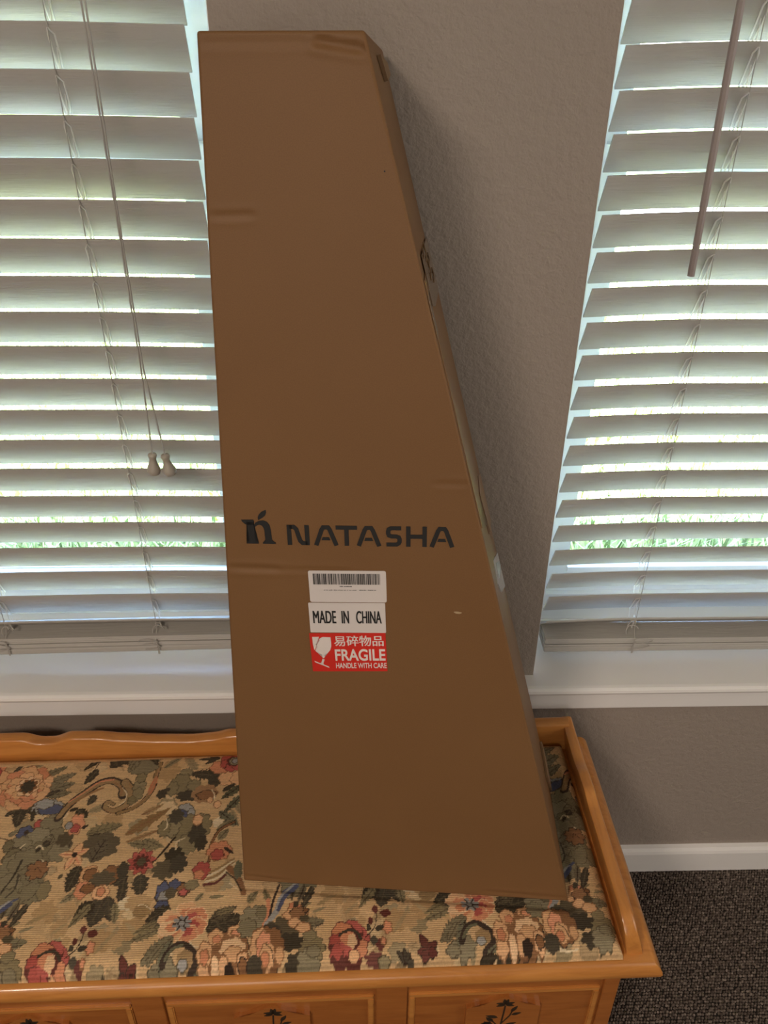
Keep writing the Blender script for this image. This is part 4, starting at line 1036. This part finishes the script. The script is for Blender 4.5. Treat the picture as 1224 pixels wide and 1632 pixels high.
def cushion():
    x0, x1 = BL + 0.046, -0.0505
    y0, y1 = 0.0125, YR0 - 0.001
    fine = -1.02
    dx = 0.00115
    xs = np.concatenate([np.linspace(x0, fine, 40)[:-1], np.arange(fine, x1, dx), [x1]])
    ys = np.concatenate([np.arange(y0, y1, 0.00115), [y1]])
    X, Y = np.meshgrid(xs, ys)
    d = np.minimum(np.minimum(X - x0, x1 - X), np.minimum(Y - y0, y1 - Y))
    rad = 0.020
    t = np.clip(d / rad, 0, 1)
    Z = ZR + 0.0015 + 0.0205 * np.sqrt(np.clip(1 - (1 - t) ** 2, 0, 1))
    Z += 0.003 * np.clip(d / 0.12, 0, 1)
    Z += 0.0012 * np.sin(X * 17 + 2 * Y * 9) * np.sin(Y * 21 + X * 5) * np.clip(d / 0.04, 0, 1)
    c, s = math.cos(BA), math.sin(BA)
    WX = BX + X * c - Y * s; WY = BY + X * s + Y * c
    # box bottom plane: (p - BO).U' = 0 along bottom edge direction
    e = QUAD[1][0] * BXv + QUAD[1][1] * BUv - (QUAD[0][0] * BXv + QUAD[0][1] * BUv)
    o = BO + QUAD[0][0] * BXv + QUAD[0][1] * BUv
    # solve o + a e + b B at (WX, WY)
    det = e[0] * BBv[1] - e[1] * BBv[0]
    px, py = WX - o[0], WY - o[1]
    a = (px * BBv[1] - py * BBv[0]) / det; b = (e[0] * py - e[1] * px) / det
    zp = o[2] + a * e[2] + b * BBv[2]
    # soft dent
    ca, cb = np.clip(a, 0, 1), np.clip(b, 0, BDEP)
    dist = np.hypot((a - ca) * 0.435, b - cb)
    zpc = o[2] + ca * e[2] + cb * BBv[2] - 0.010 * np.clip(1 - cb / 0.10, 0, 1)
    Zd = zpc - 0.0012 + np.maximum(0, dist - 0.004) * 0.40 + 25 * np.maximum(0, dist - 0.004) ** 2
    kk = 0.007 * np.clip((dist - 0.004) / 0.02, 0, 1) + 1e-6
    hh = np.clip(0.5 + 0.5 * (Zd - Z) / kk, 0, 1)
    Z = Zd * (1 - hh) + Z * hh - kk * hh * (1 - hh)
    ny, nx = X.shape
    V = np.stack([X, Y, Z], -1).reshape(-1, 3)
    C = np.ones((ny * nx, 4)); C[:, :3] = print_at(WX.ravel(), WY.ravel())
    idx = np.arange(ny * nx).reshape(ny, nx)
    F = np.stack([idx[:-1, :-1], idx[:-1, 1:], idx[1:, 1:], idx[1:, :-1]], -1).reshape(-1, 4)
    me = bpy.data.meshes.new('cushion')
    me.vertices.add(len(V)); me.vertices.foreach_set('co', V.ravel().astype(np.float32))
    me.loops.add(F.size); me.loops.foreach_set('vertex_index', F.ravel().astype(np.int32))
    me.polygons.add(len(F)); me.polygons.foreach_set('loop_start', np.arange(0, F.size, 4, dtype=np.int32))
    me.update()
    me.polygons.foreach_set('use_smooth', [True] * len(F))
    at = me.color_attributes.new('print', 'FLOAT_COLOR', 'POINT')
    at.data.foreach_set('color', C.ravel().astype(np.float32))
    return me
cu = obj('seat_cushion', cushion(), M_FAB, bench)
cu['label'] = 'floral tapestry seat cushion with peach roses'

# ------------------------------------------------------------------ tall cardboard box leaning on the wall
Mb = Matrix(((BXv[0], BUv[0], -BBv[0], BO[0]), (BXv[1], BUv[1], -BBv[1], BO[1]), (BXv[2], BUv[2], -BBv[2], BO[2]), (0, 0, 0, 1)))
# box frame: x right along the bottom, y up the face, z out of the face towards the room
carton = thing('cardboard_box', 'tall tapering brown cardboard box leaning on the wall, standing on the bench cushion', 'box', tuple(BO))
carton.matrix_world = Mb
I4 = Matrix.Identity(4)
# body: walls with soft edges, front face gridded so it can carry creases
def carton_body():
    bm = bmesh.new()
    q = QUAD
    f = [bm.verts.new((x, y, 0)) for x, y in q]; b = [bm.verts.new((x, y, -BDEP)) for x, y in q]
    bm.faces.new(f); bm.faces.new(list(reversed(b)))
    for i in range(4):
        bm.faces.new((f[i], b[i], b[(i + 1) % 4], f[(i + 1) % 4]))
    bmesh.ops.recalc_face_normals(bm, faces=bm.faces)
    bmesh.ops.bevel(bm, geom=list(bm.edges), offset=0.0028, segments=3, affect='EDGES', profile=0.55)
    def bumpz(x, y):
        z = 0.0
        for (xa, ya, xb, yb, w, h) in ((0.0, 0.4868, 0.052, 0.4885, 0.0035, -0.0013), (0.05, 0.488, 0.13, 0.4920, 0.003, -0.0006), (0.0, 0.847, 0.04, 0.850, 0.003, -0.0010), (0.22, 0.60, 0.25, 0.601, 0.003, -0.0006),
                                       (0.10, 0.985, 0.136, 0.981, 0.0035, -0.0022), (0.0, 0.981, 0.11, 0.985, 0.003, -0.0007), (0.0, 0.0085, 0.05, 0.0045, 0.0026, -0.0014), (0.33, 0.012, 0.42, 0.010, 0.003, -0.0009)):
            t = max(0, min(1, ((x - xa) * (xb - xa) + (y - ya) * (yb - ya)) / ((xb - xa) ** 2 + (yb - ya) ** 2)))
            d = math.hypot(x - xa - t * (xb - xa), y - ya - t * (yb - ya))
            z += h * math.exp(-(d / w) ** 2) - h * 0.4 * math.exp(-((d - 2 * w) / w) ** 2)
        return z
    # the big front face becomes a fine grid that carries the creases
    front = [fc for fc in bm.faces if fc.normal.z > 0.98 and fc.calc_area() > 0.05][0]
    cs = sorted([v.co.copy() for v in front.verts], key=lambda p: (p.y > 0.5, p.x if p.y < 0.5 else p.x))
    bl_, br_, tl_, tr_ = cs
    bmesh.ops.delete(bm, geom=[front], context='FACES_ONLY')
    nx, ny = 44, 430
    rows = []
    for j in range(ny + 1):
        t = j / ny
        a_, b_ = bl_.lerp(tl_, t), br_.lerp(tr_, t)
        row = []
        for i in range(nx + 1):
            p = a_.lerp(b_, i / nx)
            ed = min(i, nx - i, j, ny - j)
            if ed > 0:
                p.z = bumpz(p.x, p.y)
            row.append(bm.verts.new(p))
        rows.append(row)
    for j in range(ny):
        for i in range(nx):
            bm.faces.new((rows[j][i], rows[j][i + 1], rows[j + 1][i + 1], rows[j + 1][i]))
    return bm
# finer grid where creases lie is not needed: the grid lines follow the face
body = smooth(obj('box_body', carton_body(), M_KRAFT, carton), 50)

# right (slanted) face frame: x along the edge from the bottom, y into the depth, z outwards
pa = Vector((QUAD[1][0], QUAD[1][1], 0)); pb = Vector((QUAD[2][0], QUAD[2][1], 0))
ee = (pb - pa).normalized(); nn = Vector((ee.y, -ee.x, 0)); dd = Vector((0, 0, -1))
Mr = Matrix(((ee.x, dd.x, nn.x, pa.x), (ee.y, dd.y, nn.y, pa.y), (ee.z, dd.z, nn.z, pa.z), (0, 0, 0, 1)))
EL = (pb - pa).length
def slab(name, pts, z0, z1, m, parent=None, label=None):
    bm = bmesh.new()
    bm_prism(bm, pts, z0, z1, Mr)
    bmesh.ops.recalc_face_normals(bm, faces=bm.faces)
    o = obj(name, bm, m, parent or carton)
    if label: o['label'] = label
    return o
# overlapping side panel whose free edge is cut on the skew, lifted a little
slab('side_flap', [(0.57, 0.004), (0.83, 0.004), (0.83, BDEP), (0.46, BDEP), (0.50, 0.12), (0.56, 0.095)], 0.0002, 0.0010, M_KRAFT, None)
slab('side_flap', [(0.565, 0.095), (0.56, 0.16), (0.533, BDEP), (0.462, BDEP), (0.492, 0.140)], 0.0011, 0.0018, M_KRAFT_FLAP, None, 'side flap piece standing in for its shaded edge')
slab('side_flap', [(0.012, 0.185), (0.075, 0.150), (0.088, 0.21), (0.060, BDEP), (0.012, BDEP)], 0.0004, 0.0036, M_KRAFT_FLAP, None, 'folded flap end near the bottom, its tone standing in for shade')
slab('packing_tape', [(0.847, 0.040), (0.838, BDEP), (0.775, BDEP), (0.79, 0.075), (0.80, 0.030)], 0.0012, 0.0018, M_TAPE, None, 'glossy crinkled packing tape across the side')
slab('packing_tape', [(0.775, 0.002), (0.815, 0.002), (0.815, 0.03), (0.775, 0.03)], 0.0004, 0.0010, M_TAPE)
# raised wrinkles of the tape
bm = bmesh.new()
for (x, y, L, a) in ((0.842, 0.05, 0.02, 1.2), (0.832, 0.09, 0.03, 1.0), (0.822, 0.13, 0.03, 1.3), (0.812, 0.10, 0.03, 0.9), (0.80, 0.15, 0.03, 1.2)):
    bm_tube(bm, [Mr @ Vector((x, y, 0.0020)), Mr @ Vector((x + L * .4 * math.cos(a), y + L * .5 * math.sin(a), 0.0030)), Mr @ Vector((x + L * math.cos(a), y + L * math.sin(a), 0.0020))], 0.0008, 5)
obj('tape_wrinkles', bm, M_TAPE, carton)
# small tuck tab near the top of the side
slab('tuck_tab', [(1.019, 0.085), (1.017, 0.19), (1.006, 0.20), (0.998, 0.115)], 0.0004, 0.0040, M_KRAFT_FLAP, None, 'small dark tuck tab near the top of the side')
# clear document pouch
pouch = slab('document_pouch', [(0.484, 0.085), (0.466, 0.060), (0.435, 0.090), (0.360, BDEP - 0.004), (0.415, BDEP - 0.004)], 0.0002, 0.0012, M_POUCH, None, 'glossy white document pouch on the side')
slab('slip', [(0.463, 0.098), (0.456, 0.125), (0.405, BDEP - 0.01), (0.398, BDEP - 0.01), (0.44, 0.115)], 0.0013, 0.0016, M_POUCHB, pouch)

# ---- printed logo: an n with a leaf
Z0, Z1 = 0.0002, 0.0007
logo = None
bm = bmesh.new()
A = R(2.9)
Mn = Matrix.Translation((0.0203, 0.5182, 0)) @ Matrix.Rotation(A, 4, 'Z')
s = 1.0
def Pn(pts): bm_prism(bm, pts, Z0, Z1, Mn)
def arc(cx, cy, rx, ry, a0, a1, n=10):
    return [(cx + rx * math.cos(R(a0 + (a1 - a0) * i / n)), cy + ry * math.sin(R(a0 + (a1 - a0) * i / n))) for i in range(n + 1)]
# left stem with bracketed serifs
Pn([(0.0025, 0.0), (0.0155, 0.0), (0.0155, 0.0014), (0.0125, 0.0030), (0.0120, 0.0050), (0.0120, 0.0262), (0.0045, 0.0262), (0.0060, 0.0050), (0.0055, 0.0030), (0.0025, 0.0014)])
Pn([(-0.0010, 0.0284), (0.0, 0.0262), (0.0022, 0.0238), (0.0048, 0.0222), (0.0120, 0.0225), (0.0126, 0.0262), (0.0120, 0.0285)])
# arch and right stem
outer = [(0.0120, 0.0222), (0.0140, 0.0252), (0.0180, 0.0272), (0.0225, 0.0278), (0.0262, 0.0262), (0.0286, 0.0225), (0.0296, 0.0170), (0.0300, 0.0050)]
inner_ = [(0.0120, 0.0180), (0.0136, 0.0204), (0.0158, 0.0222), (0.0180, 0.0228), (0.0204, 0.0218), (0.0220, 0.0194), (0.0227, 0.0160), (0.0230, 0.0050)]
for i in range(7):
    Pn([inner_[i], inner_[i + 1], outer[i + 1], outer[i]])
Pn([(0.0200, 0.0), (0.0338, 0.0), (0.0338, 0.0014), (0.0308, 0.0030), (0.0300, 0.0050), (0.0230, 0.0050), (0.0226, 0.0030), (0.0200, 0.0014)])
# leaf with stalk
Pn([(0.0172, 0.0282), (0.0168, 0.0310), (0.0182, 0.0345), (0.0212, 0.0378), (0.0260, 0.0402), (0.0262, 0.0372), (0.0250, 0.0340), (0.0222, 0.0312), (0.0190, 0.0298), (0.0180, 0.0284)])
bmesh.ops.recalc_face_normals(bm, faces=bm.faces)
mark = obj('printed_mark', bm, M_INK, carton)
mark['label'] = 'black letter n with a leaf, printed on the box'
# wordmark
bm = bmesh.new()
ang = math.atan2(0.5284 - 0.5197, 0.2428 - 0.0669)
Mw = Matrix.Translation((0.0669, 0.5197, 0)) @ Matrix.Rotation(ang, 4, 'Z')
H, W_ = 0.0238, 0.0046
h = W_ / 2
def st(pts): bm_stroke(bm, pts, W_, Z0, Z1, Mw)
def glyph_N(x):
    w = 0.0235
    st([(x + h, 0), (x + h, H - h), (x + h + 0.0035, H - h)])
    st([(x + h, H - h), (x + 0.0075, H - h), (x + 0.0100, H - 0.0050), (x + w - 0.0100, 0.0050), (x + w - 0.0075, h), (x + w - h, h)])
    st([(x + w - h, 0), (x + w - h, H)])
def glyph_A(x):
    w = 0.0258; c = x + w / 2
    st([(x + h * .9, 0), (c - 0.0042, H - 0.0050), (c - 0.0026, H - h * 1.02), (c + 0.0026, H - h * 1.02), (c + 0.0042, H - 0.0050), (x + w - h * .9, 0)])
    bm_prism(bm, [(c - 0.0048, 0.0062), (c + 0.0044, 0.0062), (c + 0.0032, 0.0098), (c - 0.0036, 0.0098)], Z0, Z1, Mw)
def glyph_T(x):
    w = 0.0225
    st([(x, H - h), (x + w, H - h)])
    st([(x + w / 2, 0), (x + w / 2, H - W_)])
def glyph_S(x):
    w = 0.0165
    st([(x + w - 0.0006, H - h), (x + 0.0055, H - h), (x + 0.0030, H - h - 0.0014), (x + h, H - 0.0058), (x + h, H / 2 + 0.0034), (x + 0.0032, H / 2 + 0.0010), (x + 0.0058, H / 2), (x + w - 0.0058, H / 2), (x + w - 0.0032, H / 2 - 0.0010), (x + w - h, H / 2 - 0.0034), (x + w - h, 0.0058), (x + w - 0.0032, h + 0.0014), (x + w - 0.0055, h), (x + 0.0003, h)])
def glyph_H(x):
    w = 0.0216
    st([(x + h, 0), (x + h, H)]); st([(x + w - h, 0), (x + w - h, H)])
    st([(x + W_, H / 2), (x + w - W_, H / 2)])
for fn, x in ((glyph_N, 0.0), (glyph_A, 0.0282), (glyph_T, 0.0517), (glyph_A, 0.0735), (glyph_S, 0.1045), (glyph_H, 0.1256), (glyph_A, 0.1502)):
    fn(x)
bmesh.ops.recalc_face_normals(bm, faces=bm.faces)
obj('printed_wordmark', bm, M_INK, carton)['label'] = 'black printed word NATASHA'

# ---- labels
def rounded(w, h, r, n=4):
    pts = []
    for cx, cy, a in ((w - r, h - r, 0), (r, h - r, 90), (r, r, 180), (w - r, r, 270)):
        for i in range(n + 1):
            t = R(a + 90 * i / n); pts.append((cx + r * math.cos(t), cy + r * math.sin(t)))
    return pts
def label(name, x, y, w, h, rot, m, r, lab):
    M = Matrix.Translation((x, y, 0.0002)) @ Matrix.Rotation(rot, 4, 'Z')
    bm = bmesh.new()
    bm_prism(bm, rounded(w, h, r), 0, 0.0004, M)
    o = obj(name, bm, m, carton)
    o['label'] = lab
    return o, M
RL = math.atan2(0.0055, 0.0843)
la, Ma = label('barcode_label', 0.0905, 0.4497, 0.0842, 0.0398, math.atan2(0.0053, 0.0842), M_PAPER, 0.0022, 'white barcode label, topmost of the three')
bm = bmesh.new()
rb = random.Random(42)
x = 0.0050
while x < 0.0775:
    w = rb.choice((0.0004, 0.0004, 0.0008, 0.0008, 0.0013, 0.0016))
    if x + w > 0.0778: break
    bm_box(bm, x, x + w, 0.0228, 0.0362, 0.0005, 0.0007, Ma)
    x += w + rb.choice((0.0004, 0.0004, 0.0006, 0.0009))
obj('barcode', bm, M_INKG, la)
bm = bmesh.new()
def dashes(x0, x1, y, hgt):
    x = x0
    while x < x1:
        w = rb.uniform(0.0004, 0.0011)
        bm_box(bm, x, min(x + w, x1), y, y + hgt * rb.uniform(.7, 1), 0.0005, 0.0007, Ma)
        x += w + (0.00025 if rb.random() < .8 else 0.0011)
dashes(0.0335, 0.0475, 0.0198, 0.0012)
dashes(0.0160, 0.0520, 0.0152, 0.0009)
dashes(0.0545, 0.0730, 0.0152, 0.0011)
obj('small_print', bm, M_INKG, la)
lb, Mbb = label('origin_label', 0.0906, 0.4095, 0.0848, 0.0392, math.atan2(0.0056, 0.0848), M_PAPER, 0.0012, 'white label reading MADE IN CHINA')
for word, x, w in (('MADE', 0.0042, 0.0258), ('IN', 0.0360, 0.0083), ('CHINA', 0.0522, 0.0282)):
    Mx = Mbb @ Matrix.Translation((x, 0.0126, 0))
    text_mesh('lettering', word, Mx, w - 0.0006, 0.0162, 0.0005, 0.0003, M_INK, lb, 0.0, 0.0006)
lc, Mc = label('fragile_sticker', 0.0932, 0.3556, 0.0858, 0.0527, math.atan2(0.0070, 0.0858), M_RED, 0.0005, 'red sticker reading FRAGILE HANDLE WITH CARE with a broken glass')
# broken wine glass symbol
bm = bmesh.new()
def g3(pts): bm_prism(bm, pts, 0.0005, 0.0008, Mc)
g3([(0.0030, 0.0480), (0.0108, 0.0480), (0.0082, 0.0442), (0.0094, 0.0434), (0.0056, 0.0366), (0.0068, 0.0356), (0.0043, 0.0300), (0.0037, 0.0325), (0.0031, 0.0380)])
g3([(0.0150, 0.0478), (0.0238, 0.0474), (0.0240, 0.0400), (0.0236, 0.0345), (0.0222, 0.0300), (0.0192, 0.0262), (0.0155, 0.0240), (0.0150, 0.0205), (0.0142, 0.0188), (0.0128, 0.0192), (0.0122, 0.0206), (0.0124, 0.0238), (0.0092, 0.0252), (0.0066, 0.0272), (0.0050, 0.0292), (0.0086, 0.0352), (0.0072, 0.0364), (0.0116, 0.0436), (0.0104, 0.0447), (0.0126, 0.0466)])
g3([(0.0124, 0.0180), (0.0148, 0.0168), (0.0140, 0.0150), (0.0128, 0.0112), (0.0104, 0.0118), (0.0118, 0.0150)])
g3([(0.0030, 0.0148), (0.0035, 0.0132), (0.0195, 0.0052), (0.0188, 0.0070)])
g3([(0.0100, 0.0122), (0.0128, 0.0112), (0.0140, 0.0088), (0.0088, 0.0116)])
bmesh.ops.recalc_face_normals(bm, faces=bm.faces)
obj('broken_glass_symbol', bm, M_WHITEINK, lc)
text_mesh('lettering', '易碎物品', Mc @ Matrix.Translation((0.0272, 0.0352, 0)), 0.0555, 0.0140, 0.0005, 0.0003, M_WHITEINK, lc, 0.0, 0.0005)
text_mesh('lettering', 'FRAGILE', Mc @ Matrix.Translation((0.0272, 0.0150, 0)), 0.0572, 0.0160, 0.0005, 0.0003, M_WHITEINK, lc, 0.022)
text_mesh('lettering', 'HANDLE WITH CARE', Mc @ Matrix.Translation((0.0272, 0.0046, 0)), 0.0580, 0.0074, 0.0005, 0.0003, M_WHITEINK, lc, 0.016)
# scuffed spot and pinhole
def dab(x, y, rx, ry, a, z1, m, name, lab):
    bm = bmesh.new()
    M = Matrix.Translation((x, y, 0)) @ Matrix.Rotation(a, 4, 'Z')
    bm_prism(bm, [(rx * math.cos(t) * (1 + .15 * math.sin(3 * t)), ry * math.sin(t)) for t in [i * math.pi / 8 for i in range(16)]], 0.0002, z1, M)
    obj(name, bm, m, carton)['label'] = lab
M_SCUFF = plain('scuffed_kraft', (0.42, 0.30, 0.18, 1), 0.8)
dab(0.2525, 0.4476, 0.0042, 0.0013, R(-4), 0.0008, M_SCUFF, 'scuff', 'pale scuff on the box face')
dab(0.1568, 0.8901, 0.0007, 0.0007, 0, 0.0006, M_INK, 'ink_spot', 'tiny dark spot near the top of the box')

# ------------------------------------------------------------------ outdoors
GZ = -0.12
struct('ground', box(-14, 14, T, 26, GZ - 0.2, GZ, 0), M_LAWN, None, 'lawn outside the windows')
def grass_mesh():
    r = np.random.default_rng(5)
    n = 42000
    y = T + 0.15 + (r.random(n) ** 1.7) * 5.2
    x = (r.random(n) - .5) * (2.6 + 2.0 * (y - T)) + 0.25
    h = r.uniform(0.05, 0.13, n) * np.where(y < 2.4, 1.0, 0.8)
    a = r.uniform(0, 6.28, n); w = r.uniform(0.0025, 0.005, n) * (1 + 0.25 * y)
    lx, ly = np.cos(a) * h * r.uniform(.2, .9, n), np.sin(a) * h * r.uniform(.2, .9, n)
    px, py = -np.sin(a) * w, np.cos(a) * w
    V = np.zeros((n, 5, 3))
    V[:, 0] = np.stack([x - px, y - py, np.full(n, GZ)], -1); V[:, 1] = np.stack([x + px, y + py, np.full(n, GZ)], -1)
    V[:, 2] = np.stack([x + px * .8 + lx * .35, y + py * .8 + ly * .35, GZ + h * .62], -1); V[:, 3] = np.stack([x - px * .8 + lx * .35, y - py * .8 + ly * .35, GZ + h * .62], -1)
    V[:, 4] = np.stack([x + lx, y + ly, GZ + h], -1)
    F = np.array([(0, 1, 2), (0, 2, 3), (3, 2, 4)])[None] + (np.arange(n) * 5)[:, None, None]
    F = F.reshape(-1, 3); V = V.reshape(-1, 3)
    me = bpy.data.meshes.new('grass')
    me.vertices.add(len(V)); me.vertices.foreach_set('co', V.ravel().astype(np.float32))
    me.loops.add(F.size); me.loops.foreach_set('vertex_index', F.ravel().astype(np.int32))
    me.polygons.add(len(F)); me.polygons.foreach_set('loop_start', np.arange(0, F.size, 3, dtype=np.int32))
    me.update()
    return me
tag(obj('grass', grass_mesh(), M_BLADE), 'sunlit green grass seen between the blind slats', 'grass', None, 'stuff')
struct('driveway', box(1.9, 14, 5.6, 7.4, GZ, GZ + 0.02), M_DRIVE, None, 'grey driveway across the lawn')
